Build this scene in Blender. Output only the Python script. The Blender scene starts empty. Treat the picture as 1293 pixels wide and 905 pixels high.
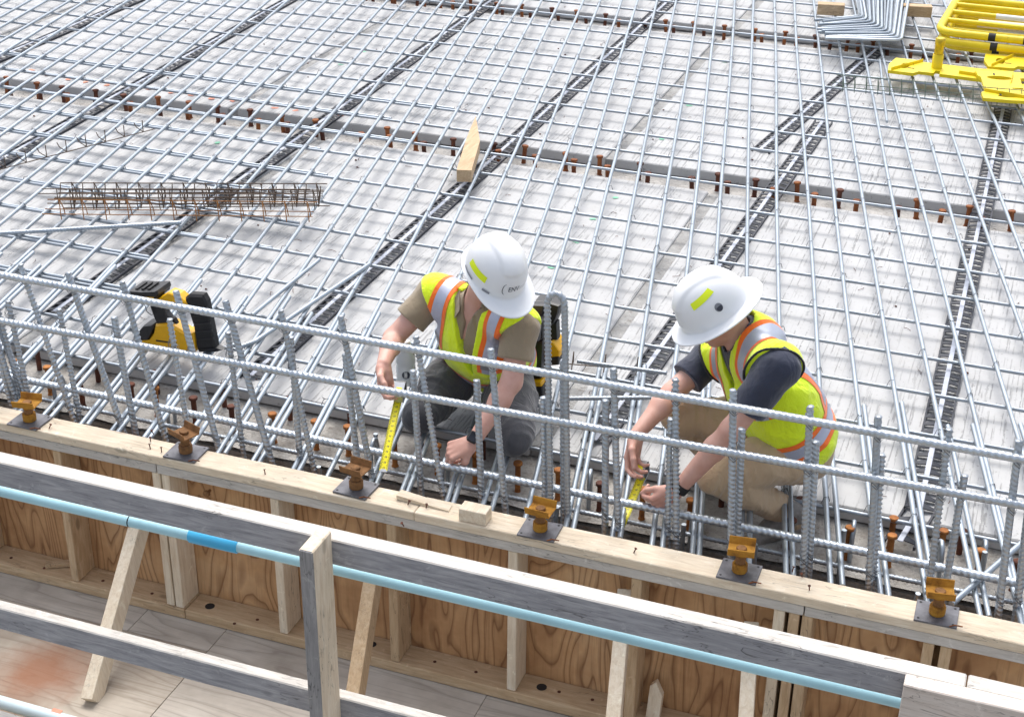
import bpy, bmesh, math, random
import numpy as np
from mathutils import Vector, Matrix
random.seed(7); rng = np.random.default_rng(7)
SC = bpy.context.scene
COL = SC.collection
R = math.radians

# ------------------------------------------------------------------ camera
CAMH = 3.1
F_PX, CX, CY = 1899.5, 646.5, 452.5
PIT, ROL, YAW, SK = R(27.314), R(.67), R(-19.968), R(11.779)
fw = np.array([math.sin(YAW)*math.cos(PIT), math.cos(YAW)*math.cos(PIT), -math.sin(PIT)])
_r0 = np.array([math.cos(YAW), -math.sin(YAW), 0.]); _u0 = np.cross(_r0, fw)
rt = _r0*math.cos(ROL)+_u0*math.sin(ROL); upv = -_r0*math.sin(ROL)+_u0*math.cos(ROL)
cam = bpy.data.cameras.new('camera'); camo = bpy.data.objects.new('camera', cam); COL.objects.link(camo)
M = Matrix(((rt[0], upv[0], -fw[0], 0), (rt[1], upv[1], -fw[1], 0), (rt[2], upv[2], -fw[2], CAMH), (0, 0, 0, 1)))
camo.matrix_world = M
cam.sensor_width = 36; cam.lens = F_PX/1293*36; cam.clip_start = .05; cam.clip_end = 3000
SC.camera = camo

def ray(x, y): return fw+rt*(x-CX)/F_PX-upv*(y-CY)/F_PX
def PZ(x, y, z=0.):      # survey point: where the sight line to a measured point meets height z
    d = ray(x, y); t = (z-CAMH)/d[2]; return np.array([0, 0, CAMH])+d*t
def PY(x, y, Y):         # ... meets the plane at depth Y
    d = ray(x, y); t = Y/d[1]; return np.array([0, 0, CAMH])+d*t

# ------------------------------------------------------------------ light
W = bpy.data.worlds.new('World'); SC.world = W; W.use_nodes = True
nt = W.node_tree; bg = nt.nodes['Background']
sky = nt.nodes.new('ShaderNodeTexSky'); sky.sky_type = 'NISHITA'; sky.sun_disc = False
SUN_EL, SUN_AZ = R(62), R(-25)       # azimuth measured from +Y towards +X
sky.sun_elevation = SUN_EL; sky.sun_rotation = SUN_AZ
sky.air_density = 1.0; sky.dust_density = 4.0; sky.ozone_density = 1.0
hs = nt.nodes.new('ShaderNodeHueSaturation'); hs.inputs['Saturation'].default_value = .52
nt.links.new(sky.outputs[0], hs.inputs['Color']); nt.links.new(hs.outputs[0], bg.inputs['Color'])
bg.inputs['Strength'].default_value = .148
sl = bpy.data.lights.new('sun', 'SUN'); so = bpy.data.objects.new('sun', sl); COL.objects.link(so)
sl.energy = 1.2; sl.angle = R(36); sl.color = (1., .985, .955)
sd = Vector((math.sin(SUN_AZ)*math.cos(SUN_EL), math.cos(SUN_AZ)*math.cos(SUN_EL), math.sin(SUN_EL)))
so.rotation_euler = (-sd).to_track_quat('-Z', 'Y').to_euler()
so.location = (0, 0, 30)
SC.view_settings.view_transform = 'Standard'; SC.view_settings.look = 'None'
SC.view_settings.exposure = .84; SC.view_settings.gamma = 1
SC.render.engine = 'CYCLES'

# ------------------------------------------------------------------ materials
MATS = {}
class NB:
    """little node-tree builder"""
    def __init__(s, name):
        s.m = bpy.data.materials.new(name); s.m.use_nodes = True; s.t = s.m.node_tree
        s.b = s.t.nodes['Principled BSDF']; MATS[name] = s.m
    def n(s, typ, **kw):
        nd = s.t.nodes.new('ShaderNode'+typ)
        for k, v in kw.items():
            if k.startswith('i_'):
                nm = k[2:]
                nd.inputs[int(nm) if nm.isdigit() else nm].default_value = v
            else: setattr(nd, k, v)
        return nd
    def l(s, a, b): s.t.links.new(a, b)
    def coord(s, scale=(1, 1, 1), rot=(0, 0, 0), loc=(0, 0, 0), kind='Object', jit=False):
        tc = s.n('TexCoord'); mp = s.n('Mapping')
        if jit:
            va = s.n('VectorMath', operation='ADD'); cm = s.n('CombineXYZ'); r = s.rnd()
            for i_, k_ in enumerate((9.3, 5.7, 7.1)): s.l(s.math('MULTIPLY', r, k_), cm.inputs[i_])
            s.l(tc.outputs[kind], va.inputs[0]); s.l(cm.outputs[0], va.inputs[1]); s.l(va.outputs[0], mp.inputs['Vector'])
        mp.inputs['Scale'].default_value = scale
        mp.inputs['Rotation'].default_value = rot; mp.inputs['Location'].default_value = loc
        if not jit: s.l(tc.outputs[kind], mp.inputs['Vector'])
        return mp.outputs[0]
    def noise(s, vec, scale, detail=2, rough=.5, dist=0):
        n = s.n('TexNoise'); n.inputs['Scale'].default_value = scale; n.inputs['Detail'].default_value = detail
        n.inputs['Roughness'].default_value = rough; n.inputs['Distortion'].default_value = dist
        s.l(vec, n.inputs['Vector']); return n.outputs['Fac']
    def ramp(s, fac, stops, interp='LINEAR'):
        r = s.n('ValToRGB'); r.color_ramp.interpolation = interp
        e = r.color_ramp.elements
        while len(e) < len(stops): e.new(.5)
        for el, (p, c) in zip(e, stops):
            el.position = p; el.color = (*c, 1) if len(c) == 3 else c
        s.l(fac, r.inputs['Fac']); return r.outputs['Color']
    def mix(s, a, b, fac, mode='MIX'):
        m = s.n('Mix', data_type='RGBA', blend_type=mode)
        for v, k in ((fac, 0), (a, 6), (b, 7)):
            if hasattr(v, 'links') or hasattr(v, 'is_linked'): s.l(v, m.inputs[k])
            else: m.inputs[k].default_value = v if k == 0 else ((*v, 1) if len(v) == 3 else v)
        return m.outputs[2]
    def math(s, op, a, b=None, c=None):
        m = s.n('Math', operation=op)
        for i, v in enumerate((a, b, c)):
            if v is None: continue
            if hasattr(v, 'is_linked'): s.l(v, m.inputs[i])
            else: m.inputs[i].default_value = v
        return m.outputs[0]
    def bump(s, h, strength=.3, dist=.01, nrm=None):
        b = s.n('Bump'); b.inputs['Strength'].default_value = strength; b.inputs['Distance'].default_value = dist
        s.l(h, b.inputs['Height'])
        if nrm is not None: s.l(nrm, b.inputs['Normal'])
        return b.outputs[0]
    def out(s, col=None, rough=None, metal=None, nrm=None, **kw):
        for v, k in ((col, 'Base Color'), (rough, 'Roughness'), (metal, 'Metallic'), (nrm, 'Normal')):
            if v is None: continue
            if hasattr(v, 'is_linked'): s.l(v, s.b.inputs[k])
            else: s.b.inputs[k].default_value = (*v, 1) if (k == 'Base Color' and len(v) == 3) else v
        for k, v in kw.items(): s.b.inputs[k.replace('_', ' ')].default_value = v
        return s.m
    def rnd(s): return s.n('ObjectInfo').outputs['Random']

def plain(name, col, rough=.5, metal=0, var=.12, scale=30, bumpd=.0, **kw):
    b = NB(name); v = b.coord(jit=True); n = b.noise(v, scale, 4, .6)
    lo = tuple(c*(1-var) for c in col); hi = tuple(min(1, c*(1+var)) for c in col)
    c = b.ramp(n, [(.3, lo), (.7, hi)])
    nr = b.bump(n, .4, bumpd) if bumpd else None
    return b.out(c, rough, metal, nr, **kw)

def galv(name, base, rough):
    b = NB(name); v = b.coord(jit=True); n = b.noise(v, 9, 5, .65); n2 = b.noise(v, 120, 3, .6)
    c = b.ramp(n, [(.3, tuple(x*.8 for x in base)), (.55, base), (.75, tuple(min(1, x*1.12) for x in base))])
    c2 = b.mix(c, tuple(x*.6 for x in base), b.math('MULTIPLY', b.math('GREATER_THAN', n2, .62), .35))
    c2 = b.mix(c2, tuple(x*.72 for x in base), b.math('MULTIPLY', b.rnd(), .45))
    return b.out(c2, rough, .72, b.bump(n2, .25, .002))
galv('galvanised', (.40, .45, .50), .42)
galv('galvanised_rail', (.56, .61, .66), .36)
galv('galvanised_dull', (.36, .40, .445), .46)
galv('galvanised_dark', (.48, .52, .565), .38)

def concrete():
    b = NB('panel_concrete'); v = b.coord()
    big = b.noise(v, .9, 4, .6); mid = b.noise(v, 7, 5, .65)
    # raked grooves run along Y; broken up by noise
    vy = b.coord(scale=(98, 1.1, 1)); g = b.noise(vy, 1.0, 2, .5)
    vd = b.coord(scale=(80, 13, 1)); br = b.noise(vd, 1.0, 3, .6)
    groove = b.math('MULTIPLY', b.math('SMOOTH_MIN', b.math('MULTIPLY', b.math('MAXIMUM', b.math('SUBTRACT', g, .555), 0.), 14.), 1., .2),
                    b.math('GREATER_THAN', br, .47))
    zone = b.ramp(b.noise(v, 1.3, 3, .5), [(.30, (0.25,)*3), (.52, (1, 1, 1))])
    geo = b.n('NewGeometry'); sx_ = b.n('SeparateXYZ'); b.l(geo.outputs['Normal'], sx_.inputs[0])
    gm = b.math('MULTIPLY', b.math('MULTIPLY', groove, zone), b.math('GREATER_THAN', sx_.outputs[2], .7))
    c = b.ramp(big, [(.25, (.435, .437, .437)), (.5, (.485, .487, .487)), (.8, (.535, .537, .535))])
    c = b.mix(c, (.39, .385, .37), b.math('MULTIPLY', b.ramp(mid, [(.52, (0, 0, 0)), (.75, (1, 1, 1))]), .5))
    c = b.mix(c, (.16, .16, .16), b.math('MULTIPLY', gm, .62))
    pit = b.noise(v, 55, 2, .5); pf = b.math('MULTIPLY', b.math('GREATER_THAN', pit, .695), .6)
    c = b.mix(c, (.18, .175, .17), pf)
    r = b.rnd(); c = b.mix(c, (.42, .418, .41), b.math('MULTIPLY', r, .3))
    dirt = b.noise(v, 2.1, 6, .72, .8); c = b.mix(c, (.36, .335, .30), b.math('MULTIPLY', b.ramp(dirt, [(.56, (0,)*3), (.70, (1,)*3)]), .24))
    spk = b.noise(v, 26, 4, .7); c = b.mix(c, (.30, .295, .285), b.math('MULTIPLY', b.ramp(spk, [(.60, (0,)*3), (.66, (1,)*3)]), .33))
    h = b.math('SUBTRACT', b.math('MULTIPLY', mid, .25), b.math('ADD', gm, pf))
    return b.out(c, .9, 0, b.bump(h, .55, .004))
concrete()
def rough_conc(name, c0, c1, c2):
    b = NB(name); v = b.coord(); n = b.noise(v, 6, 6, .7); n2 = b.noise(v, 40, 4, .7)
    c = b.ramp(n, [(.3, c0), (.5, c1), (.68, c2)])
    c = b.mix(c, (.10, .075, .055), b.math('MULTIPLY', b.ramp(n2, [(.55, (0, 0, 0)), (.68, (1, 1, 1))]), .55))
    return b.out(c, .95, 0, b.bump(b.math('ADD', n, n2), .9, .012))
rough_conc('girder_concrete', (.19, .17, .15), (.36, .34, .31), (.50, .48, .45))
rough_conc('girder_pale', (.33, .31, .285), (.46, .44, .41), (.56, .54, .51))
rough_conc('joint_grey', (.25, .245, .235), (.34, .335, .325), (.42, .415, .40))
rough_conc('ground_soil', (.10, .09, .07), (.17, .15, .12), (.24, .21, .17))

def rust(name, c0, c1, c2, sc=25):
    b = NB(name); v = b.coord(jit=True); n = b.noise(v, sc, 6, .7)
    return b.out(b.ramp(n, [(.3, c0), (.5, c1), (.7, c2)]), .85, 0, b.bump(n, .6, .004))
rust('stud_rust', (.10, .028, .012), (.22, .07, .022), (.36, .13, .035))
rust('stud_orange', (.17, .055, .014), (.34, .125, .028), (.50, .21, .05))
rust('stud_dark_rust', (.05, .018, .012), (.10, .032, .018), (.17, .055, .025))
rust('bracket_rust', (.15, .06, .008), (.42, .19, .018), (.56, .29, .035), 18)
rust('bracket_brown', (.12, .055, .02), (.24, .115, .04), (.36, .17, .06), 30)
rust('wire_rust', (.075, .05, .035), (.13, .095, .07), (.20, .14, .10), 12)
rust('wire_orange', (.25, .10, .03), (.36, .16, .05), (.42, .2, .07), 8)
rust('wire_green', (.10, .14, .11), (.16, .20, .16), (.22, .26, .2), 12)
plain('steel_plate', (.155, .155, .17), .55, .55, .3, 25, .002)
plain('bolster_black', (.018, .021, .032), .55, 0, .25, 30)
plain('bolster_grey', (.46, .49, .56), .5, 0, .2, 30)
plain('tie_wire', (.16, .165, .175), .5, .6, .3, 30)

def wood(name, lo, mid, hi, axis, stretch=14, sc=9, grainc=None, grainamt=.5, rough=.8, knots=True, spots=0):
    """solid lumber; fibres along `axis`"""
    b = NB(name); s = [stretch]*3; s[axis] = 1.7
    r = b.rnd(); tc = b.n('TexCoord'); off = b.n('CombineXYZ')
    b.l(b.math('MULTIPLY', r, 13.7), off.inputs[0]); b.l(b.math('MULTIPLY', r, 7.3), off.inputs[1]); b.l(b.math('MULTIPLY', r, 5.1), off.inputs[2])
    va = b.n('VectorMath', operation='ADD'); b.l(tc.outputs['Object'], va.inputs[0]); b.l(off.outputs[0], va.inputs[1])
    mp = b.n('Mapping'); mp.inputs['Scale'].default_value = s; b.l(va.outputs[0], mp.inputs['Vector'])
    g = b.noise(mp.outputs[0], sc*.5, 6, .65, .6)
    mp2 = b.n('Mapping'); s2 = [40]*3; s2[axis] = 2.6; mp2.inputs['Scale'].default_value = s2; b.l(va.outputs[0], mp2.inputs['Vector'])
    fine = b.noise(mp2.outputs[0], 3, 4, .7)
    big = b.noise(va.outputs[0], 3.2, 4, .6)
    c = b.ramp(g, [(.28, lo), (.5, mid), (.72, hi)])
    c = b.mix(c, tuple(x*.55 for x in lo), b.math('MULTIPLY', b.ramp(fine, [(.55, (0, 0, 0)), (.72, (1, 1, 1))]), grainamt))
    c = b.mix(c, tuple(x*.72 for x in mid), b.math('MULTIPLY', b.ramp(big, [(.45, (0, 0, 0)), (.7, (1, 1, 1))]), .45))
    h = b.math('ADD', g, fine)
    if knots:
        s3 = [3.1]*3; s3[axis] = 1.5
        mp3 = b.n('Mapping'); mp3.inputs['Scale'].default_value = s3; b.l(va.outputs[0], mp3.inputs['Vector'])
        vo = b.n('TexVoronoi'); vo.inputs['Scale'].default_value = 1.6; b.l(mp3.outputs[0], vo.inputs['Vector'])
        k = b.ramp(vo.outputs['Distance'], [(.0, (1, 1, 1)), (.055, (.7, .7, .7)), (.085, (0, 0, 0))])
        c = b.mix(c, tuple(x*.38 for x in mid), b.math('MULTIPLY', k, .8))
    c = b.mix(c, tuple(x*.8 for x in mid), b.math('MULTIPLY', r, .3))
    s4 = [26]*3; s4[axis] = 3.2                       # drying checks and scuffs
    mp4 = b.n('Mapping'); mp4.inputs['Scale'].default_value = s4; b.l(va.outputs[0], mp4.inputs['Vector'])
    ck = b.noise(mp4.outputs[0], 1., 3, .55, 1.2); ckm = b.ramp(b.math('ABSOLUTE', b.math('SUBTRACT', ck, .5)), [(.0, (1,)*3), (.012, (0,)*3)])
    ckm = b.math('MULTIPLY', ckm, b.ramp(big, [(.48, (0,)*3), (.6, (1,)*3)])); c = b.mix(c, tuple(x*.25 for x in lo), b.math('MULTIPLY', ckm, .75))
    sc_ = b.noise(va.outputs[0], 21, 5, .7, .5); c = b.mix(c, tuple(min(1, x*1.25) for x in hi), b.math('MULTIPLY', b.ramp(sc_, [(.60, (0,)*3), (.70, (1,)*3)]), .45))
    return b.out(c, rough, 0, b.bump(b.math('SUBTRACT', h, ckm), .35, .0035))
FR = ((.62, .49, .345), (.76, .64, .48), (.85, .76, .62))
GY = ((.20, .195, .195), (.32, .31, .305), (.46, .44, .42))
PL = ((.45, .415, .37), (.585, .55, .50), (.70, .665, .615))
TN = ((.42, .275, .15), (.56, .395, .235), (.68, .52, .34))
DG = ((.22, .22, .235), (.36, .36, .378), (.50, .495, .50))
PK = ((.58, .49, .42), (.71, .625, .55), (.81, .74, .67))
for ax, nm in ((0, 'x'), (1, 'y'), (2, 'z')):
    wood('fresh_wood_'+nm, *FR, ax, grainamt=.22)
    wood('grey_wood_'+nm, *GY, ax, grainamt=.65)
    wood('dark_grey_wood_'+nm, *DG, ax, grainamt=.6)
    wood('pink_wood_'+nm, *PK, ax, grainamt=.25)
    wood('pale_wood_'+nm, *PL, ax, grainamt=.4)
    wood('tan_wood_'+nm, *TN, ax, grainamt=.4)

def plywood(name, lo, mid, hi, line, axis, lines=24., amt=.8, sx=5.5, sl=.75, stain=None):
    """rotary-cut veneer: contour-like dark grain loops stretched along axis"""
    b = NB(name); r = b.rnd(); tc = b.n('TexCoord'); off = b.n('CombineXYZ')
    b.l(b.math('MULTIPLY', r, 31.7), off.inputs[0]); b.l(b.math('MULTIPLY', r, 17.3), off.inputs[1]); b.l(b.math('MULTIPLY', r, 9.1), off.inputs[2])
    va = b.n('VectorMath', operation='ADD'); b.l(tc.outputs['Object'], va.inputs[0]); b.l(off.outputs[0], va.inputs[1])
    s = [sx]*3; s[axis] = sl
    mp = b.n('Mapping'); mp.inputs['Scale'].default_value = s; b.l(va.outputs[0], mp.inputs['Vector'])
    n = b.noise(mp.outputs[0], 1., 2.2, .42, .35)
    fr = b.math('FRACT', b.math('MULTIPLY', n, lines))
    ln = b.ramp(fr, [(.0, (.25,)*3), (.55, (.0,)*3), (.82, (.55,)*3), (.92, (1,)*3), (1., (.3,)*3)])
    s2 = [60]*3; s2[axis] = 2.
    mp2 = b.n('Mapping'); mp2.inputs['Scale'].default_value = s2; b.l(va.outputs[0], mp2.inputs['Vector'])
    fine = b.noise(mp2.outputs[0], 1.5, 4, .7)
    big = b.noise(va.outputs[0], 2.4, 5, .65)
    c = b.ramp(big, [(.3, lo), (.5, mid), (.7, hi)])
    c = b.mix(c, line, b.math('MULTIPLY', ln, amt))
    c = b.mix(c, tuple(x*.6 for x in line), b.math('MULTIPLY', b.ramp(fine, [(.52, (0,)*3), (.75, (1,)*3)]), .4))
    if stain:
        cx, cy, rad, colr = stain
        v2 = b.n('VectorMath', operation='DISTANCE'); b.l(tc.outputs['Object'], v2.inputs[0]); v2.inputs[1].default_value = (cx, cy, 0)
        d = b.math('ADD', v2.outputs['Value'], b.math('MULTIPLY', b.noise(tc.outputs['Object'], 5, 5, .7), rad*1.1))
        st = b.ramp(b.math('DIVIDE', d, rad*2), [(.40, (1,)*3), (.75, (0,)*3)])
        c = b.mix(c, colr, b.math('MULTIPLY', st, .8))
    return b.out(c, .75, 0, b.bump(b.math('ADD', fine, ln), .2, .002))
plywood('form_plywood', (.40, .205, .09), (.56, .325, .155), (.67, .44, .245), (.16, .062, .022), 2, lines=17., amt=.75, sx=4.6, sl=.95)
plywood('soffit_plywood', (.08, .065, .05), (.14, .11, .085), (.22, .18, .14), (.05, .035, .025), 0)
plywood('walk_plywood', (.30, .245, .19), (.42, .36, .29), (.53, .47, .39), (.20, .15, .11), 0, lines=15, amt=.5, stain=(-1.25, -.12, .26, (.30, .115, .05)))
plywood('walk_plywood_grey', (.40, .35, .29), (.52, .465, .395), (.61, .56, .49), (.24, .20, .165), 0, lines=11, amt=.55)

plain('pipe_blue', (.42, .70, .80), .42, 0, .10, 4)
plain('pipe_coupling', (.07, .46, .78), .4, 0, .08, 6)
plain('pipe_white', (.62, .74, .76), .42, 0, .1, 5)
def worn_paint():
    b = NB('paint_yellow'); v = b.coord(jit=True); n = b.noise(v, 8, 4, .6); n2 = b.noise(v, 38, 5, .75, 1.); n3 = b.noise(v, 3, 3, .6)
    c = b.ramp(n, [(.3, (.72, .53, .006)), (.7, (.84, .65, .006))])
    ch = b.math('MULTIPLY', b.ramp(n2, [(.63, (0,)*3), (.67, (1,)*3)]), b.ramp(n3, [(.42, (0,)*3), (.6, (1,)*3)]))
    b.out(b.mix(c, (.12, .075, .04), b.math('MULTIPLY', ch, .8)), .45, 0, b.bump(b.math('SUBTRACT', 1., ch), .3, .001))
worn_paint()
plain('paint_yellow_worn', (.62, .43, .01), .5, 0, .35, 28, .001)
plain('tool_yellow', (.80, .42, .004), .4, 0, .07, 30)
plain('tool_black', (.018, .018, .02), .45, 0, .3, 40, .001)
plain('rubber_black', (.015, .015, .016), .7, 0, .3, 60, .001)
plain('white_paint', (.78, .78, .77), .5, 0, .05, 8)
plain('mark_orange', (.72, .30, .20), .8, 0, .1, 30)
plain('mark_green', (.22, .55, .36), .8, 0, .1, 30)

# ------------------------------------------------------------------ helpers
def tag(o, label=None, cat=None, group=None, kind=None):
    if label: o['label'] = label
    if cat: o['category'] = cat
    if group: o['group'] = group
    if kind: o['kind'] = kind
    return o
def thing(name, label, cat, loc=(0, 0, 0), group=None, rotz=0.):
    o = bpy.data.objects.new(name, None); COL.objects.link(o); o.location = loc; o.rotation_euler = (0, 0, rotz)
    o.empty_display_size = .1
    return tag(o, label, cat, group)
def link(name, me, parent=None, loc=(0, 0, 0), rot=None, mat=None):
    o = bpy.data.objects.new(name, me); COL.objects.link(o); o.parent = parent; o.location = loc
    if rot is not None: o.rotation_euler = rot
    if mat and not me.materials: me.materials.append(MATS[mat])
    return o
def mesh(name, verts, faces, mat=None, smooth=False):
    me = bpy.data.meshes.new(name); me.from_pydata([tuple(map(float, v)) for v in verts], [], [tuple(map(int, f)) for f in faces])
    if mat: me.materials.append(MATS[mat])
    if smooth: me.polygons.foreach_set('use_smooth', [True]*len(me.polygons))
    me.update(); return me
class MB:
    """mesh collector"""
    def __init__(s): s.v = []; s.f = []; s.sm = []
    def add(s, v, f, smooth=False):
        o = len(s.v); s.v += [tuple(map(float, p)) for p in v]; s.f += [tuple(i+o for i in q) for q in f]; s.sm += [smooth]*len(f)
    def box(s, lo, hi, ch=.0, mat=None):
        """box with chamfered edges (ch)"""
        x0, y0, z0 = lo; x1, y1, z1 = hi
        if ch <= 0:
            v = [(x0, y0, z0), (x1, y0, z0), (x1, y1, z0), (x0, y1, z0), (x0, y0, z1), (x1, y0, z1), (x1, y1, z1), (x0, y1, z1)]
            f = [(0, 3, 2, 1), (4, 5, 6, 7), (0, 1, 5, 4), (1, 2, 6, 5), (2, 3, 7, 6), (3, 0, 4, 7)]
        else:
            v = []; idx = {}
            for a, (X, sx) in enumerate(((x0, 1), (x1, -1))):
                for b_, (Y, sy) in enumerate(((y0, 1), (y1, -1))):
                    for c, (Z, sz) in enumerate(((z0, 1), (z1, -1))):
                        for k, p in enumerate(((X, Y+sy*ch, Z+sz*ch), (X+sx*ch, Y, Z+sz*ch), (X+sx*ch, Y+sy*ch, Z))):
                            idx[a, b_, c, k] = len(v); v.append(p)
            I = lambda a, b_, c, k: idx[a, b_, c, k]
            f = []
            for a in (0, 1):
                q = [I(a, 0, 0, 0), I(a, 1, 0, 0), I(a, 1, 1, 0), I(a, 0, 1, 0)]; f.append(q if a else q[::-1])
                q = [I(0, a, 0, 1), I(1, a, 0, 1), I(1, a, 1, 1), I(0, a, 1, 1)]; f.append(q[::-1] if a else q)
                q = [I(0, 0, a, 2), I(1, 0, a, 2), I(1, 1, a, 2), I(0, 1, a, 2)]; f.append(q if a else q[::-1])
            for a in (0, 1):
                for b_ in (0, 1):
                    q = [I(a, b_, 0, 0), I(a, b_, 1, 0), I(a, b_, 1, 1), I(a, b_, 0, 1)]; f.append(q if (a ^ b_) else q[::-1])
                    q = [I(a, 0, b_, 0), I(a, 1, b_, 0), I(a, 1, b_, 2), I(a, 0, b_, 2)]; f.append(q[::-1] if (a ^ b_) else q)
                    q = [I(0, a, b_, 1), I(1, a, b_, 1), I(1, a, b_, 2), I(0, a, b_, 2)]; f.append(q if (a ^ b_) else q[::-1])
            for a in (0, 1):
                for b_ in (0, 1):
                    for c in (0, 1):
                        q = [I(a, b_, c, 0), I(a, b_, c, 1), I(a, b_, c, 2)]
                        f.append(q if (a+b_+c) % 2 else q[::-1])
        s.add(v, f); return s
    def xbox(s, M, half, ch=.0):
        """oriented box: 4x4 matrix + half sizes"""
        t = MB(); t.box([-h for h in half], half, ch)
        s.add([M @ Vector(p) for p in t.v], t.f); return s
    def bar(s, a, b, w, h, up=(0, 0, 1), ch=.002):
        """rectangular bar from a to b, w across, h along up"""
        a = Vector(a); b = Vector(b); d = (b-a); L = d.length; x = d/L; y = Vector(up).cross(x).normalized(); z = x.cross(y)
        M = Matrix((x, y, z)).transposed().to_4x4(); M.translation = (a+b)/2
        return s.xbox(M, (L/2, w/2, h/2), ch)
    def tube(s, pts, r, n=10, caps=True, smooth=True):
        pts = [np.array(p, float) for p in pts]; rs = r if hasattr(r, '__len__') else [r]*len(pts)
        T = []
        for i in range(len(pts)):
            t = pts[min(i+1, len(pts)-1)]-pts[max(i-1, 0)]; T.append(t/np.linalg.norm(t))
        u = np.cross(T[0], (0, 0, 1.)); 
        if np.linalg.norm(u) < .2: u = np.cross(T[0], (1., 0, 0))
        u /= np.linalg.norm(u); v = []; f = []
        for i, p in enumerate(pts):
            u = u-T[i]*(u@T[i]); u /= np.linalg.norm(u); w = np.cross(T[i], u)
            for k in range(n):
                a = 2*math.pi*k/n; v.append(p+rs[i]*(math.cos(a)*u+math.sin(a)*w))
        for i in range(len(pts)-1):
            for k in range(n):
                k2 = (k+1) % n; f.append((i*n+k, i*n+k2, (i+1)*n+k2, (i+1)*n+k))
        s.add(v, f, smooth)
        if caps:
            m = len(pts)-1
            s.add(v[:n], [tuple(range(n))[::-1]]); s.add(v[m*n:], [tuple(range(n))])
        return s
    def lathe(s, prof, c=(0, 0, 0), n=16, smooth=True):
        """profile [(r,z)...] round Z"""
        v = []; f = []
        for r_, z in prof:
            for k in range(n):
                a = 2*math.pi*k/n; v.append((c[0]+r_*math.cos(a), c[1]+r_*math.sin(a), c[2]+z))
        for i in range(len(prof)-1):
            for k in range(n):
                k2 = (k+1) % n; f.append((i*n+k, i*n+k2, (i+1)*n+k2, (i+1)*n+k))
        s.add(v, f, smooth)
        m = (len(prof)-1)*n
        s.add(v[m:], [tuple(range(n))]); s.add(v[:n], [tuple(range(n))[::-1]]); return s
    def prism(s, poly, M, t, ch=0):
        """2D polygon (ccw) extruded by t along local z of M"""
        n = len(poly); v = [M @ Vector((x, y, 0)) for x, y in poly]+[M @ Vector((x, y, t)) for x, y in poly]
        f = [tuple(range(n))[::-1], tuple(range(n, 2*n))]+[(i, (i+1) % n, n+(i+1) % n, n+i) for i in range(n)]
        s.add(v, f); return s
    def me(s, name, mat):
        me = mesh(name, s.v, s.f, mat); me.polygons.foreach_set('use_smooth', s.sm); return me
    def build(s, name, mat, parent=None, org=None):
        """link as one object; vertices are world coordinates, org = the parent's world position"""
        o = np.zeros(3) if org is None else np.array(org, float)
        s.v = [tuple(np.array(p)-o) for p in s.v]
        return link(name, s.me(name, mat), parent)
def root_org(o): return np.array(o.location)

def ribbed(L, r=.011, pitch=.0145, h=.0017, n=10, sub=6, phase=0.):
    """deformed reinforcing bar along +X from 0 to L, inclined ribs + longitudinal ridge"""
    m = int(L/pitch*sub)+1; s = np.linspace(0, L, m)[:, None]; a = np.linspace(0, 2*np.pi, n, endpoint=False)[None, :]
    ph = (s/pitch+np.abs(((a/np.pi) % 2)-1)*1.1+phase) % 1
    rib = np.clip((1-np.abs(ph-.5)/.30)*1.7, 0, 1)
    rib = np.maximum(rib, (np.cos(a) > .95)*.9+(np.cos(a) < -.95)*.9)
    rr = r+h*rib
    v = np.stack([np.broadcast_to(s, rr.shape), rr*np.cos(a), rr*np.sin(a)], -1).reshape(-1, 3)
    i = np.arange(m-1)[:, None]*n; k = np.arange(n)[None, :]; k2 = (k+1) % n
    f = np.stack([i+k, i+k2, i+n+k2, i+n+k], -1).reshape(-1, 4)[:, ::-1]
    faces = f.tolist()+[tuple(range(n)), tuple(range((m-1)*n, m*n))[::-1]]
    me = mesh('ribbed_bar', v, faces, None, True); return me
def smooth_bar(L, r, wob=.0, n=8, seg=1):
    m = MB(); pts = []
    p1, p2 = random.uniform(0, 6), random.uniform(0, 6)
    for i in range(seg+1):
        t = i/seg*L; pts.append((t, wob*math.sin(t*.9+p1), 0*wob*math.sin(t*1.3+p2)))
    m.tube(pts, r, n); return m
def along(a, b):
    d = Vector(b)-Vector(a); return d.to_track_quat('X', 'Z').to_euler(), d.length

# ------------------------------------------------------------------ setting
g = MB(); g.box((-1200, -1200, -9.2), (1200, 1200, -9.0)); o = g.build('ground', 'ground_soil'); tag(o, kind='structure')

deck = bpy.data.objects.new('deck', None); COL.objects.link(deck); tag(deck, 'white precast concrete deck panels laid between the bridge girders', None, None, 'structure')
GAP = [(8.02, 8.335), (11.25, 11.57)]
rows = [(4.965, 8.018, [-11.7, -9.19, -6.69, -4.19, -1.69, .81, 3.3]), (8.338, 11.25, [-10.1, -7.5, -5.01, -2.41, .17, 2.8]), (11.572, 15.6, [-10.1, -7.5, -4.95, -2.38, .2, 2.8])]
for y0, y1, xs in rows:
    for x0, x1 in zip(xs[:-1], xs[1:]):
        m = MB(); m.box((x0+.034, y0+random.uniform(-.006, .006), -.061), (x1-.034, y1, random.uniform(-.002, .002)), .006); m.build('panel', 'panel_concrete', deck)
# recessed joint fillers between the panels
for y0, y1, xs in rows:
    for x in xs[1:-1]:
        m = MB(); m.box((x-.033, y0+.01, -.06), (x+.033, y1-.01, -.012)); m.build('joint_filler', 'joint_grey', deck)

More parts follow.
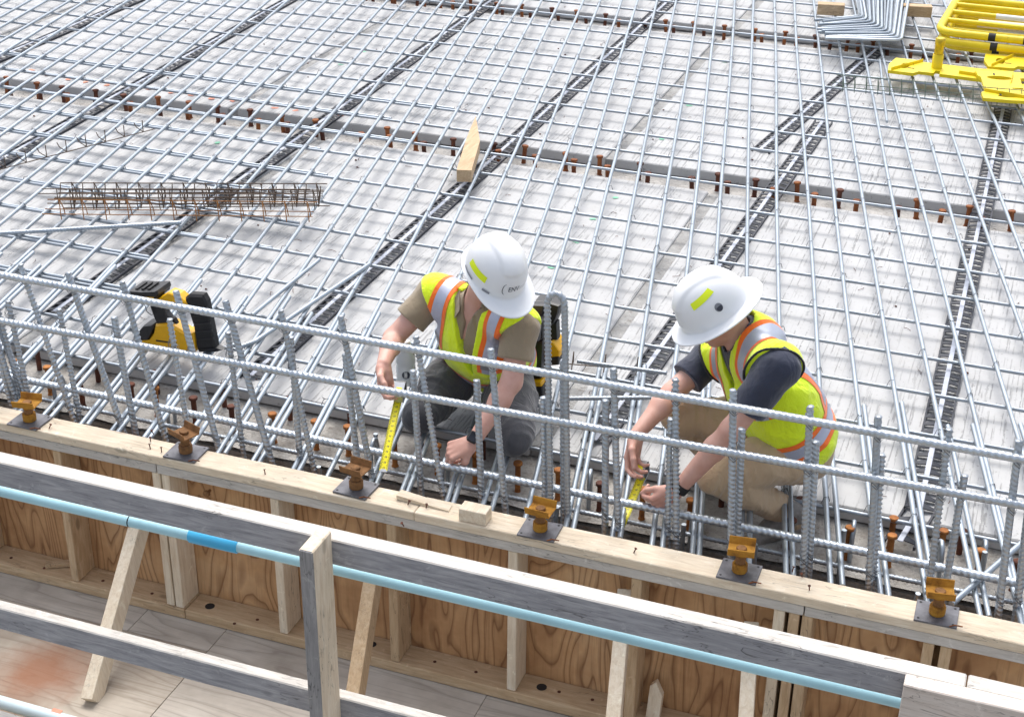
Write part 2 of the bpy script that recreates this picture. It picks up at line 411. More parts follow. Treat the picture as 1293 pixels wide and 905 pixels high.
def stud_mesh(h=.145, r=.0095, hr=.0165):
    m = MB(); m.lathe([(r*1.35, 0), (r*1.1, .006), (r, .01), (r, h-.016), (hr, h-.012), (hr, h-.002), (hr*.85, h)], n=10); return m
stud_me = [stud_mesh(.14, .0112, .0185).me('shear_stud', 'stud_orange'), stud_mesh(.13, .0112, .0185).me('shear_stud', 'stud_dark_rust'), stud_mesh(.12, .014, .0215).me('shear_stud', 'stud_rust'), stud_mesh(.115, .014, .0215).me('shear_stud', 'stud_dark_rust')]
def girder(y0, y1, zt, gm='girder_concrete'):
    gd = bpy.data.objects.new('girder', None); COL.objects.link(gd); tag(gd, None, None, None, 'structure')
    m = MB()
    # lumpy top
    nx, ny = 150, 6; X = np.linspace(-11.5, 3.3, nx); Y = np.linspace(y0, y1, ny)
    zz = zt+rng.normal(0, .004, (nx, ny)); v = [(X[i], Y[j], zz[i, j]) for i in range(nx) for j in range(ny)]
    f = [(i*ny+j, (i+1)*ny+j, (i+1)*ny+j+1, i*ny+j+1) for i in range(nx-1) for j in range(ny-1)]
    m.add(v, f)
    m.box((-11.5, y0+.002, zt-1.25), (3.3, y1-.002, zt-.02)); m.build('girder_flange', gm, gd); return gd
GZ = -.066
g0 = girder(4.60, 5.10, GZ)
for px in [(60, 468), (101, 482), (244, 504), (292, 515), (344, 527), (439, 543), (654, 589), (1073, 671), (1128, 659), (1126, 681), (1191, 675), (17, 460), (165, 487), (196, 494), (398, 536), (498, 556), (552, 567), (600, 578), (705, 598), (758, 612), (812, 622), (872, 636), (1000, 658), (1238, 700), (1285, 711)]:
    p = PZ(px[0], px[1], .05); link('shear_stud', stud_me[random.random() < .25], g0, (p[0], p[1], GZ-.002))
for x in np.arange(-5.9, 2.6, .31):
    link('shear_stud', stud_me[1], g0, (x+random.uniform(-.03, .03), 4.89, GZ-.002-.02))
for (ya, yb) in GAP:
    gg = girder(ya-.12, yb+.12, GZ, 'girder_pale')
    i = 0
    for x in np.arange(-9.4, 1.9, .118):
        i += 1
        if random.random() < .06: continue
        y = (ya+.055 if i % 2 else ya+.19)+random.uniform(-.02, .02)
        s_ = link('shear_stud', stud_me[2 if random.random() < .5 else 3], gg, (x+random.uniform(-.025, .025), y, GZ-.002), (R(random.uniform(-5, 5)), R(random.uniform(-5, 5)), 0))
# paint marks on the panels
mk = [((x, y), 'mark_orange') for x, y in [(40, 89), (60, 96), (86, 101), (108, 104), (135, 108), (188, 113), (215, 118), (241, 121), (267, 125), (294, 128), (347, 137), (374, 140), (430, 147)]]+[((x, y), 'mark_green') for x, y in [(776, 250), (749, 277), (727, 306), (695, 338), (668, 372), (835, 176), (870, 134), (915, 79), (460, 66), (430, 82), (274, 181), (234, 202)]]
for (x, y), m_ in mk:
    p = PZ(x, y, 0); m = MB(); n = 9; a0 = random.uniform(0, 6); w = .021 if 'orange' in m_ else .018
    m.add([(p[0]+(w*(.5+random.random()))*math.cos(a0+k*2*math.pi/n), p[1]+(w*(.4+random.random()))*math.sin(a0+k*2*math.pi/n), .0035) for k in range(n)], [tuple(range(n))])
    m.build('paint_mark', m_, deck)

# ------------------------------------------------------------------ reinforcing mat
mat_ = thing('rebar_mat', 'galvanised reinforcing bar grid tied over the white deck panels', 'rebar', (0, 4.3, .06))
OM = np.array((0, 4.3, .06))
ZX, ZY = .062, .0835
tk = math.tan(SK)
ylen = (15.5-4.3)/math.cos(SK)
def ybar_mesh(L, mat, r=.0104):
    m = smooth_bar(L, r, .006, 8, 10); 
    m.v = [(-y, x, z) for x, y, z in m.v]; return m.me('bar', mat)
yv = [ybar_mesh(ylen, 'galvanised') for _ in range(4)]
lv = [ybar_mesh(l, 'galvanised') for l in (1.28, 1.34, 1.42)]
ks = range(-44, 20)
for k in ks:
    o_ = .023+.1585*k+random.uniform(-.007, .007)
    x0 = o_-4.3*tk
    link('bar', yv[k % 4], mat_, (x0, 0, ZY-OM[2]), (0, 0, SK+R(random.uniform(-.12, .12))))
    if -30 < k < 14 and k not in (-9, -4):
        link('lap_bar', lv[k % 3], mat_, (x0+.026*(1 if k % 7 else -1), random.uniform(.0, .02), ZY-OM[2]+.001), (0, 0, SK+R(random.uniform(-.35, .35))))
xy = [4.845, 5.162, 5.509, 5.869, 6.212, 6.558, 6.915, 7.264, 7.643, 7.981, 8.325, 8.658, 9.027, 9.374, 9.723, 10.084, 10.444, 10.843, 11.222, 11.59, 11.95, 12.31, 12.67, 13.02, 13.38, 13.74, 14.1, 14.5, 14.9]
xv = []
for _ in range(4):
    m = smooth_bar(14.2, .0086, .007, 8, 14); xv.append(m.me('bar', 'galvanised_dull'))
xs2 = smooth_bar(5.2, .0095, .004, 8, 5).me('bar', 'galvanised')
for i, y in enumerate(xy):
    link('bar', xv[i % 4], mat_, (-11.2, y-4.3, ZX-OM[2]), (0, 0, R(random.uniform(-.06, .06))))
    if 5.4 < y < 8.8: link('lap_bar', xs2, mat_, (-8.9+random.uniform(-.4, .2), y-4.3+.022, ZX-OM[2]+.001), (0, 0, R(random.uniform(-.1, .1))))
# tie wires at the crossings (too many and too fine to count)
m = MB(); tv = []
for i, y in enumerate(xy):
    for k in ks:
        if (i+k) % 2 and y > 5.4: continue
        x = .023+.1585*k-y*tk
        if x < -9.5 or x > 2: continue
        j = random.uniform(-.006, .006)
        s_ = MB(); s_.tube([(x-.014+j, y-.012, ZY-.012), (x-.006+j, y-.006, ZY+.0125), (x+.008+j, y+.006, ZY+.0125), (x+.014+j, y+.012, ZY-.012)], .0017, 4, False)
        if random.random() < .5: s_.tube([(x+j, y, ZY+.012), (x+j+random.uniform(-.012, .012), y-.012, ZY+.024)], .0015, 4, False)
        m.add(s_.v, s_.f, True)
t_ = m.build('tie_wires', 'tie_wire', mat_, OM); tag(t_, kind='stuff')
# second, lower layer near the edge: ribbed bar, hooked stubs
rb_low = ribbed(8.6, .008, .016, .0024, 8, 5)
link('bar', rb_low, mat_, (-5.9, 4.56-4.3, .0-OM[2]), None, 'galvanised_dull')
rbl2 = link('bar', rb_low, mat_, (-5.85, 4.40-4.3, .012-OM[2]))
stub = MB(); stub.tube([(0, .06, 0), (0, .06, .13), (0, .045, .165), (0, .02, .178), (0, -.005, .165), (0, -.02, .13), (0, -.02, .0)], .0088, 8); stub_me = stub.me('hooked_stub', 'galvanised')
st2 = MB(); st2.tube([(0, 0, 0), (0, 0, .20)], .0095, 8); st2_me = st2.me('stub', 'galvanised')
for px in [(18, 470), (70, 480), (212, 505), (337, 536), (470, 560), (560, 585), (745, 600), (1078, 665), (1190, 690), (1245, 690)]:
    p = PZ(px[0], px[1], .07); link('hooked_stub', stub_me, mat_, (p[0], p[1]-4.3, -.10-OM[2]), (0, 0, SK+R(random.uniform(-8, 8))))
for px in [(474, 550), (873, 650), (1063, 672), (1065, 690), (862, 662), (700, 640), (955, 690), (405, 590), (1246, 700), (1156, 748)]:
    p = PZ(px[0], px[1], .075); link('stub', st2_me, mat_, (p[0], p[1]-4.3, -.12-OM[2]), (R(random.uniform(-4, 4)), R(random.uniform(-4, 4)), 0))

# loose bars lying on the mat
def loose(name, label, pts, r, mat='galvanised', rib=False):
    if rib:
        e, L = along(pts[0], pts[1]); ro = link(name, ribbed(L, r, .017, .0022, 8, 5), None, pts[0], e, mat)
    else:
        m = MB(); m.tube([np.array(p)-np.array(pts[0]) for p in pts], r, 8); ro = link(name, m.me(name, mat)); ro.location = pts[0]
    return tag(ro, label, 'rebar')
ZL = ZY+.022
loose('loose_bar', 'loose ribbed bar lying across the mat beside the rusty wire bundle', [PZ(-40, 297, ZL), PZ(229, 281, ZL+.004)], .011, 'galvanised', True)
loose('loose_bar', 'loose smooth bar lying slanted on the mat above the tying gun', [PZ(318, 398, ZL), PZ(403, 328, ZL)], .0105)
h = PZ(306, 437, ZL)
loose('hooked_bar', 'loose bar with a hooked end slanting towards the black bolster', [PZ(288, 423, ZL), PZ(288, 431, ZL), PZ(294, 436, ZL), h, PZ(322, 431, ZL), PZ(467, 333, ZL)], .0105)
loose('loose_bar', 'smooth bar propped diagonally over the short stubs at the timber edge', [PZ(1201.6, 762, .10), PZ(1310, 668, .125)], .011)
loose('spacer_bar', 'thin ribbed bar propped above the mat between the two workers', [PZ(729, 456, .17), PZ(842, 471, .17)], .0085, 'galvanised_dull', True)
loose('spacer_bar', 'thin ribbed bar lying lower between the hairpin and the crouching man', [PZ(712, 503, .125), PZ(822, 502, .125)], .0085, 'galvanised_dull', True)
loose('short_bar', 'short thin bar lying by the yellow barrier foot', [PZ(1111, 76, .10), PZ(1120, 154, .10)], .009)

# ------------------------------------------------------------------ barrier reinforcement: uprights and rails
cage = thing('barrier_rebar', 'ribbed galvanised uprights with long rails along the deck edge', 'rebar', (0, 4.36, .06)); OC = np.array((0, 4.36, .06))
tall = [((25.5, 333.6), (92, 527)), ((85.5, 344), (156, 545)), ((154, 355), (209, 555)), ((222, 367), (277, 569)), ((284.6, 379.5), (343, 583)), ((354.5, 391), (396.6, 594)), ((430, 398.7), (470.6, 606)), ((525, 424), (560, 629)), ((619.6, 440.6), (639, 652)), ((774.8, 465.5), (780, 649)), ((853, 478), (854, 690)), ((926, 492), (923, 671)), ((1023, 512.7), (1014, 727.6)), ((1109, 525.5), (1097, 745)), ((1199, 541), (1175, 725)), ((1287, 556), (1260, 779)), ((-40, 322), (22, 511))]
short = [((10, 379.5), (34.5, 494)), ((74.5, 389.7), (102, 534)), ((144, 400), (171, 546)), ((214, 402.5), (235, 529)), ((288, 419), (307.6, 575)), ((367, 425), (380, 592)), ((436, 447), (451, 578)), ((521.6, 468), (532, 624)), ((602, 479.6), (608, 626)), ((686, 501), (688.5, 629)), ((765, 505), (764, 671)), ((846.7, 528), (843, 671)), ((937, 541), (932, 652)), ((1030.6, 557), (1024, 671)), ((1114, 573), (1107, 670)), ((1218, 599.5), (1195, 733)), ((1302, 614), (1282, 784)), ((-8, 395), (14, 451))]
vm = ribbed(.87, .0092, .018, .0042, 10, 7); vs = ribbed(.72, .0092, .018, .0042, 10, 7, .3)
for lst, Y, me_, L in ((tall, 4.372, vm, .87), (short, 4.405, vs, .72)):
    for t, b_ in lst:
        T = PY(*t, Y); B = PY(*b_, Y); d = (T-B)/np.linalg.norm(T-B); B2 = T-d*L
        e, _ = along(B2, T); link('upright', me_, cage, B2-OC, (e[0]+random.uniform(0, 6), e[1], e[2]), 'galvanised_dark')
for k_ in range(7):        # the row goes on past the surveyed stretch
    for x_ in ((.34+.236*k_), (-3.85-.236*k_)):
        for (dx, Y, me_, L) in ((0, 4.372, vm, .87), (.03, 4.405, vs, .72)):
            link('upright', me_, cage, (x_+dx+.10, Y-OC[1], -.13-OC[2]), (0, R(-97), 0), 'galvanised_dark')
# hairpin
def sweep_ribbed(me, pts):
    """bend a straight ribbed bar (along x) round a polyline"""
    pts = np.array(pts); seg = np.linalg.norm(np.diff(pts, axis=0), axis=1); s = np.r_[0, np.cumsum(seg)]
    n = len(me.vertices); co = np.empty(n*3); me.vertices.foreach_get('co', co); co = co.reshape(-1, 3)
    L = s[-1]; x = np.clip(co[:, 0]/co[:, 0].max()*L, 0, L)
    p = np.stack([np.interp(x, s, pts[:, i]) for i in range(3)], 1)
    e = 1e-3*L; t = np.stack([np.interp(np.clip(x+e*8, 0, L), s, pts[:, i])-np.interp(np.clip(x-e*8, 0, L), s, pts[:, i]) for i in range(3)], 1)
    t /= np.linalg.norm(t, axis=1)[:, None]; yv_ = np.tile((0, 1., 0), (n, 1)); w = np.cross(t, yv_)
    w /= np.linalg.norm(w, axis=1)[:, None]
    co2 = p+yv_*co[:, 1:2]+w*co[:, 2:3]; me.vertices.foreach_set('co', co2.ravel()); me.update(); return me
Yh = 4.388
l0 = PY(695, 629, Yh); l1 = PY(691, 385, Yh); r0_ = PY(717, 657, Yh); r1 = PY(713, 388, Yh)
l0 = l1+(l0-l1)*1.25; r0_ = r1+(r0_-r1)*1.2
cen = (l1+r1)/2; hw = np.linalg.norm(r1-l1)/2; ax = (r1-l1)/np.linalg.norm(r1-l1)
arc = [cen-ax*hw*math.cos(a)+np.array((0, 0, 1))*hw*1.5*math.sin(a) for a in np.linspace(0, math.pi, 13)]
pts = [l0]+arc+[r0_]
Lh = sum(np.linalg.norm(np.array(pts[i+1])-pts[i]) for i in range(len(pts)-1))
hp = sweep_ribbed(ribbed(Lh, .0098, .0165, .0032, 10, 6), [p-OC for p in pts]); link('hairpin', hp, cage, mat='galvanised_dark')
e_, L_ = along(PY(710, 657, Yh+.03), PY(709, 457, Yh+.03)); link('upright', vs, cage, PY(712, 675, Yh+.03)-OC, e_)
# rails
for (a, b_, Y, r) in (((0, 347), (1293, 580), 4.344, .0118), ((0, 405), (1293, 638), 4.344, .0118), ((0, 473), (1293, 738), 4.474, .0126)):
    A = PY(*a, Y); B = PY(*b_, Y); d = (B-A)/np.linalg.norm(B-A); A = A-d*1.9; B = B+d*2.2; e, L = along(A, B)
    link('rail', ribbed(L, r-.001, .022, .0036, 10, 7), cage, A-OC, (R(60), e[1], e[2]), 'galvanised_rail')
# ties at rail crossings
m = MB()
for lst, Y in ((tall, 4.372), (short, 4.405)):
    for t, b_ in lst:
        T = PY(*t, Y); B = PY(*b_, Y)
        for zr in (.665, .49, .13):
            if zr > T[2]: continue
            q = B+(T-B)*((zr-B[2])/(T[2]-B[2])); yy = Y-.028 if zr > .3 else Y+.10
            for dz in (-.006, .004): m.tube([(q[0]-.018, Y+.012, q[2]+.015+dz), (q[0]-.006, min(yy, Y-.013), q[2]+dz), (q[0]+.012, min(yy, Y-.013), q[2]-.014+dz), (q[0]+.018, Y+.01, q[2]-.02+dz)], .0013, 4, False)
t_ = m.build('tie_wires', 'tie_wire', cage, OC); tag(t_, kind='stuff')

# ------------------------------------------------------------------ slab bolsters (black plastic ladders)
def bolster(label, a, b_, w=.054, hgt=.027, cat='slab bolster'):
    A = Vector(PZ(*a, .0)); B = Vector(PZ(*b_, .0)); L = (B-A).length; ang = math.atan2(B.y-A.y, B.x-A.x)
    r_ = thing('slab_bolster', label, cat, A, 'black plastic slab bolsters under the bars', ang)
    m = MB(); m.box((0, -.0105, hgt-.005), (L, .0105, hgt), .0015); link('ridge_strip', m.me('ridge_strip', 'bolster_grey'), r_)
    for s in (-1, 1):
        m = MB(); m.box((0, s*w-.004, .001), (L, s*w+.004, .015)); link('foot_strip', m.me('foot_strip', 'bolster_black'), r_)
    m = MB(); n = int(L/.066)
    for i in range(n):
        x = (i+.5)*.066
        for s in (-1, 1):
            v = [(x-.0175, s*.0105, hgt-.003), (x+.0175, s*.0105, hgt-.003), (x+.0105, s*(w-.004), .015), (x-.0105, s*(w-.004), .015)]
            v2 = [(p[0], p[1], p[2]-.004) for p in v]
            m.add(v+v2, [(0, 1, 2, 3), (7, 6, 5, 4), (0, 4, 5, 1), (1, 5, 6, 2), (2, 6, 7, 3), (3, 7, 4, 0)])
    l_ = link('legs', m.me('legs', 'bolster_black'), r_); l_['kind'] = 'stuff'
bolster('black slab bolster crossing the corner beyond the orange paint marks', (-20, 84), (176, 0))
bolster('black slab bolster running under the single rusty wire chair', (-20, 218), (372, -2))
bolster('black slab bolster passing under the rusty wire bundle', (69, 399), (640, -10))
bolster('black slab bolster running from the slanted loose bars past the wooden stake', (317, 480), (850, -1))
bolster('black slab bolster running down to the tan-trousered man\'s hands', (750, 562), (1040, 155))
bolster('short black slab bolster leading to the bent bar stack', (960, 193), (1112, 61))
bolster('black slab bolster running from the yellow barrier feet down the bare deck', (1160, 650), (1267, 137))
bolster('black slab bolster end on the girder beside two rusty studs', (1135, 690), (1160, 648))

# ------------------------------------------------------------------ edge formwork
YF, YB, ZT = 4.1625, 4.275, .12
YP = 4.290      # outer face of the plywood
form = thing('edge_formwork', 'timber and plywood bulkhead form along the deck edge', 'formwork', (-2, 4.2, -.63)); OF = np.array((-2, 4.2, -.63))
def fbox(name, lo, hi, mat, ch=.003, parent=form, org=OF):
    m = MB(); m.box(lo, hi, ch); return m.build(name, mat, parent, org)
XJ = PY(523, 650, YF)[0]
fbox('top_timber', (-6.2, YF, ZT-.036), (XJ-.001, YB, ZT), 'fresh_wood_x'); fbox('top_timber', (XJ+.001, YF-.002, ZT-.036), (2.9, YB, ZT+.001), 'fresh_wood_x')
pj = [-6.2, PY(196.5, 593, YF)[0], PY(1015, 772, YF)[0], 2.9]
for a, b_ in zip(pj[:-1], pj[1:]):
    fbox('top_plate', (a+.002, YF+.004, ZT-.0795), (b_-.002, YP-.001, ZT-.0385), 'pale_wood_x')
    fbox('bottom_plate', (a+.06, YF+.003, -.634), (b_+.057, YP-.001, -.588), 'tan_wood_x')
for x in (-4.35, -3.895, -3.441, -2.988, -2.944, -2.475, -1.997, -1.522, -1.065, -.567, -.516, -.472, -.075, -.02, .45, .9, 1.37, 1.85, 1.9, 2.35, 2.8, -4.8, -5.26, -5.4, -5.8):
    w = .036+random.uniform(-.001, .001)
    fbox('stud', (x, YF+.005+random.uniform(0, .004), -.587), (x+w, YP-.002, ZT-.0805), random.choice(('tan_wood_z', 'tan_wood_z', 'fresh_wood_z')))
sheets = [-6.2, -5.385, -2.945, -.505, 1.935, 2.9]
for a, b_ in zip(sheets[:-1], sheets[1:]): fbox('plywood_sheet', (a+.001, YP, -.633), (b_-.001, YP+.018, ZT-.045), 'form_plywood', .001)
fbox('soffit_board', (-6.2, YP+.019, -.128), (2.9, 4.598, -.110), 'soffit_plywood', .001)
# kicker braces
br = [((175, 668), (115, 885)), ((471, 733), (441, 862)), ((785, 800), (757, 905)), ((946, 842), (934, 905))]
for i, (t, b_) in enumerate(br):
    T = PY(*t, 4.12)
    B = PZ(*b_, -.63) if i == 0 else np.array((T[0]+.105, 3.62, -.63))
    T = B+(T-B)*1.22
    m = MB(); m.bar(B, T, .082, .05, (0.35, .6, .5), .002)
    m.build('brace', ('fresh_wood_z', 'tan_wood_z', 'fresh_wood_z', 'fresh_wood_z')[i], form, OF)
# nails
nail = MB(); nail.lathe([(.0022, 0), (.0022, .018), (.0055, .019), (.0055, .021)], n=6); nail_me = nail.me('nail', 'stud_dark_rust')
for x, y in [(190, 557), (190, 567), (204, 571), (194, 548), (335, 599), (510, 664), (800, 698), (1013, 728), (1022, 745), (62, 541), (1000, 722), (538, 641), (515, 637)]:
    p = PZ(x, y, ZT); link('nail', nail_me, form, p-OF, (R(random.uniform(-25, 25)), R(random.uniform(-25, 25)), 0))
for x, y in [(14, 704), (56, 717), (130, 733), (192, 749), (325, 782), (424, 812), (451, 818), (549, 835), (601, 848), (706, 873), (748, 883), (296, 787)]:
    p = PZ(x, y, -.5875); m = MB(); m.lathe([(.007, 0), (.007, .0015)], n=8); link('nail', m.me('nail', 'stud_dark_rust'), form, p-OF)
for x, y, r_ in [(265, 765, .02), (470, 813, .017), (684, 867, .02)]:
    p = PZ(x, y, -.5875); m = MB(); m.lathe([(r_, 0), (r_, .001)], n=12); link('drilled_hole', m.me('drilled_hole', 'rubber_black'), form, p-OF)
p = PY(262, 622, YF+.03); m = MB(); m.lathe([(.006, -.02), (.006, 0), (.014, .002), (.014, .012), (.008, .016)], n=10); link('tie_bolt', m.me('tie_bolt', 'bracket_brown'), form, p-OF, (R(90), 0, 0))

# walkway
walk = thing('walkway', 'weathered plywood walkway boards below the edge form', 'walkway', (-2, 3.8, -.66)); OW = np.array((-2, 3.8, -.66))
ws = [-6.2, -3.08, -2.716, -1.6, -.3, .92, 2.14, 2.9]
for i, (a, b_) in enumerate(zip(ws[:-1], ws[1:])):
    if i == 1: continue
    y0 = 3.30
    if i == 0:
        fbox('plywood_sheet', (-6.2, 4.02, -.653), (-3.081, 4.32, -.6355), 'walk_plywood_grey', .001, walk, OW)
        fbox('plywood_sheet', (-3.079, 4.02, -.653), (-2.717, 4.32, -.636), 'walk_plywood_grey', .001, walk, OW)
        fbox('plywood_sheet', (-6.2, y0, -.653), (-2.717, 4.018, -.6352), 'walk_plywood', .001, walk, OW)
    else: fbox('plywood_sheet', (a+.001, y0, -.653), (b_-.001, 4.32, -.6355-.0005*i), 'walk_plywood_grey', .001, walk, OW)
for x in np.arange(-6.1, 2.8, .62): fbox('joist', (x, 3.25, -.75), (x+.038, 4.45, -.654), 'tan_wood_y', .002, walk, OW)

# guard rail
YR = 3.45
gr = thing('guard_rail', 'grey weathered timber guard rail with one upright post outside the form', 'guard rail', (-1.86, YR, -.63)); OG = np.array((-1.86, YR, -.63))
xj = PZ(1223, 849, .487)[0]
def slope_box(name, x0, x1, y0, y1, zb0, zt0, zb1, zt1, mat, ch=.003):
    m = MB(); m.box((x0, y0, 0), (x1, y1, 1), ch); v = []
    for x, y, z in m.v:
        t = (x-x0)/(x1-x0); zb = zb0+(zb1-zb0)*t; zt = zt0+(zt1-zt0)*t
        zz = zb+ch if abs(z-ch) < 1e-9 else zt-ch if abs(z-1+ch) < 1e-9 else zb if z < .5 else zt
        v.append((x, y, zz))
    m.v = v; ob = m.build(name, mat, gr, OG); ob.data.materials.append(MATS['pale_wood_x'])
    for pl_ in ob.data.polygons:
        if abs(pl_.normal.z) > .6: pl_.material_index = 1      # sawn edges bleach paler than the weathered broad faces
    return ob
slope_box('top_rail', -6.0, xj-.002, YR, 3.512, .385, .49, .362, .452, 'dark_grey_wood_x', .004)
slope_box('top_rail', xj+.002, 2.9, YR, 3.512, .362, .452, .345, .435, 'pale_wood_x', .004)
slope_box('mid_rail', -6.0, 2.9, YR, 3.495, -.25, -.152, -.26, -.165, 'dark_grey_wood_x', .004)
m = MB(); pA = PY(376.6, 694, 3.32); pB = PY(394.5, 699, 3.32); m.box((pA[0], 3.32, -.75), (pB[0], YR-.001, .5), .004); po_ = m.build('post', 'fresh_wood_z', gr, OG); po_.data.materials.append(MATS['grey_wood_z'])
for pl_ in po_.data.polygons:
    if pl_.normal.y < -.6: pl_.material_index = 1      # weathered narrow edge
m = MB(); m.box((-.9, 3.30, -.90), (-.855, YR-.001, .1), .004)
pw = PY(1144, 849, YR-.002); m = MB(); m.box((pw[0], 3.395, pw[2]-.118), (2.9, YR-.002, pw[2]), .003); m.build('splice_plank', 'pink_wood_x', gr, OG)
# toe board + white pipe
fbox('toe_board', (-6.0, 3.30, -.634), (-1.95, 3.338, -.52), 'pale_wood_x', .003, gr, OG)
wp = MB(); a = PZ(0, 882, -.57); wp.tube([(-6.0, a[1], -.585), (-2.2, a[1]-.0, -.585)], .024, 16)
w_o = wp.build('white_pipe', 'pipe_white'); tag(w_o, 'pale plastic pipe lying along the toe board on the walkway', 'pipe')
m = MB(); q = PZ(72, 897, -.562); m.box((q[0]-.02, q[1]-.01, -.5625), (q[0]+.02, q[1]+.008, -.5605)); lo = m.build('pipe_label', 'mark_orange', w_o)
# blue conduit under the top rail
pipe = thing('blue_pipe', 'light blue plastic pipe with a brighter coupling under the guard rail', 'pipe', (-2.5, 3.54, .28)); OP = np.array((-2.5, 3.54, .28))
def pp(x): 
    return np.array((x, 3.538, .2885 if x < -1 else .2885-.004*(x+1)))
m = MB(); xs_ = np.linspace(-6.0, -.0, 12); m.tube([pp(x) for x in xs_], .0215, 18); m.build('pipe', 'pipe_blue', pipe, OP)
c0, c1 = PY(241, 678, 3.538)[0], PY(302, 690, 3.538)[0]
m = MB(); m.tube([pp(c0), pp(c0+.004), pp(c1-.004), pp(c1)], [.024, .0265, .0265, .024], 18); m.build('coupling', 'pipe_coupling', pipe, OP)
c0 = PY(165, 658, 3.538)[0]
m = MB(); m.tube([pp(c0-.002), pp(c0+.002)], .0222, 18); m.build('joint_band', 'rubber_black', pipe, OP)

# ------------------------------------------------------------------ screed rail chairs on the timber
def bracket(label, px, rz, mat, h=.055, flip=0):
    p = PZ(*px, ZT+.0015); r_ = thing('screed_chair', label, 'screw jack', (p[0], p[1], ZT+.0015), 'rusty screed rail chairs along the timber', R(rz))
    m = MB(); m.box((-.068, -.058, 0), (.068, .058, .007), .001); bp = link('base_plate', m.me('base_plate', 'steel_plate'), r_)
    for sx in (-1, 1):
        for sy in (-1, 1):
            q = MB(); q.lathe([(.0045, .0071), (.0045, .0078)], (sx*.055, sy*.045, 0), 8); link('bolt_hole', q.me('bolt_hole', 'rubber_black'), bp)
    q = MB(); q.tube([(.045, -.062, .0095), (.06, -.05, .0105), (.085, -.048, .0095)], .0022, 6); link('bent_nail', q.me('bent_nail', 'stud_rust'), bp)
    m = MB(); m.lathe([(.0245, .007), (.0265, .011), (.0265, .036), (.0245, .040)], n=12, smooth=False); link('nut', m.me('nut', mat), r_)
    m = MB(); pr = []; z = .04
    while z < .04+h: pr += [(.0155, z), (.0178, z+.002), (.0155, z+.004)]; z += .0042
    m.lathe(pr, n=14); link('threaded_rod', m.me('threaded_rod', 'bracket_brown'), r_)
    m = MB(); z = .04+h-.012; w, L, t, fh = .034, .045, .005, .030
    m.box((-L, -w, z), (L, w, z+t), .001)
    m.bar((-L, -w-.004, z+fh/2), (L, -w-.004, z+fh/2), t, fh, (0, -.25, 1), .001); m.bar((-L, w+.004, z+fh/2), (L, w+.004, z+fh/2), t, fh, (0, .25, 1), .001)
    s_ = link('saddle', m.me('saddle', mat), r_, (0, 0, 0), (0, 0, R(flip)))
    m = MB(); m.lathe([(.02, z-.016), (.02, z-.0002)], n=12); link('collar', m.me('collar', mat), r_)
bracket('rusty screed chair on the timber end farthest from the white splice plank', (38, 532), 0, 'bracket_rust', .05, 10)
bracket('brown dull screed chair tilted beside three nails on the timber', (235, 572), 2, 'bracket_brown', .055, -22)
bracket('rusty screed chair beside the flat wood shim', (450, 617), -3, 'bracket_brown', .052, -4)
bracket('rusty screed chair beside the small cut wood block', (682, 670), 1, 'bracket_rust', .055, -4)
bracket('orange screed chair in front of the tan-trousered man\'s knee', (933.5, 722.5), 0, 'bracket_rust', .06, 8)
bracket('orange screed chair standing by the diagonal loose bar', (1182.5, 776), 1, 'bracket_rust', .058, 8)

# small timber bits
p = PZ(600, 655, ZT+.002); m = MB(); m.box((p[0]-.052, p[1]-.03, ZT+.002), (p[0]+.052, p[1]+.03, ZT+.052), .002)
o = m.build('wood_block', 'fresh_wood_y'); tag(o, 'small cut pine block standing on the timber', 'wood block')
p = PZ(535, 634, ZT+.002); m = MB(); m.add([(p[0]-.10, p[1]-.018, ZT+.002), (p[0]+.11, p[1]-.026, ZT+.002), (p[0]+.105, p[1]+.012, ZT+.002), (p[0]-.10, p[1]+.024, ZT+.002)]+[(p[0]-.10, p[1]-.018, ZT+.021), (p[0]+.11, p[1]-.026, ZT+.006), (p[0]+.105, p[1]+.012, ZT+.006), (p[0]-.10, p[1]+.024, ZT+.021)], [(3, 2, 1, 0), (4, 5, 6, 7), (0, 1, 5, 4), (1, 2, 6, 5), (2, 3, 7, 6), (3, 0, 4, 7)])
o = m.build('wood_shim', 'fresh_wood_x'); tag(o, 'flat tapered wood shim lying on the timber', 'shim')
p = PZ(826, 901, -.587); m = MB(); m.prism([(-.025, 0), (.025, 0), (.028, .10), (.0, .15), (-.02, .13)], Matrix.Translation(p) @ Matrix.Rotation(R(82), 4, 'X'), .028); o = m.build('wood_wedge', 'fresh_wood_z'); tag(o, 'small pointed wood wedge leaning against the form plywood', 'wedge')
p = PZ(72, 715, -.587); m = MB(); m.bar(p+np.array((-.04, -.02, .012)), p+np.array((.05, .03, .012)), .03, .02, (0, 0, 1)); o = m.build('wood_offcut', 'tan_wood_x'); tag(o, 'small split wood offcut on the form bottom plate', 'offcut')
# wooden stake on the mat
A = PZ(586, 226, .115); T = PZ(606, 160, .115); d = (T-A); L = np.linalg.norm(d); ang = math.atan2(d[1], d[0])
m = MB(); m.prism([(0, -.042), (L*.55, -.040), (L*1.05, .030), (L*.62, .044), (0, .042)], Matrix.Translation((A[0], A[1], .097)) @ Matrix.Rotation(ang, 4, 'Z'), .07)
o = m.build('wooden_stake', 'tan_wood_y'); tag(o, 'pointed pine stake lying on the bar grid', 'stake')

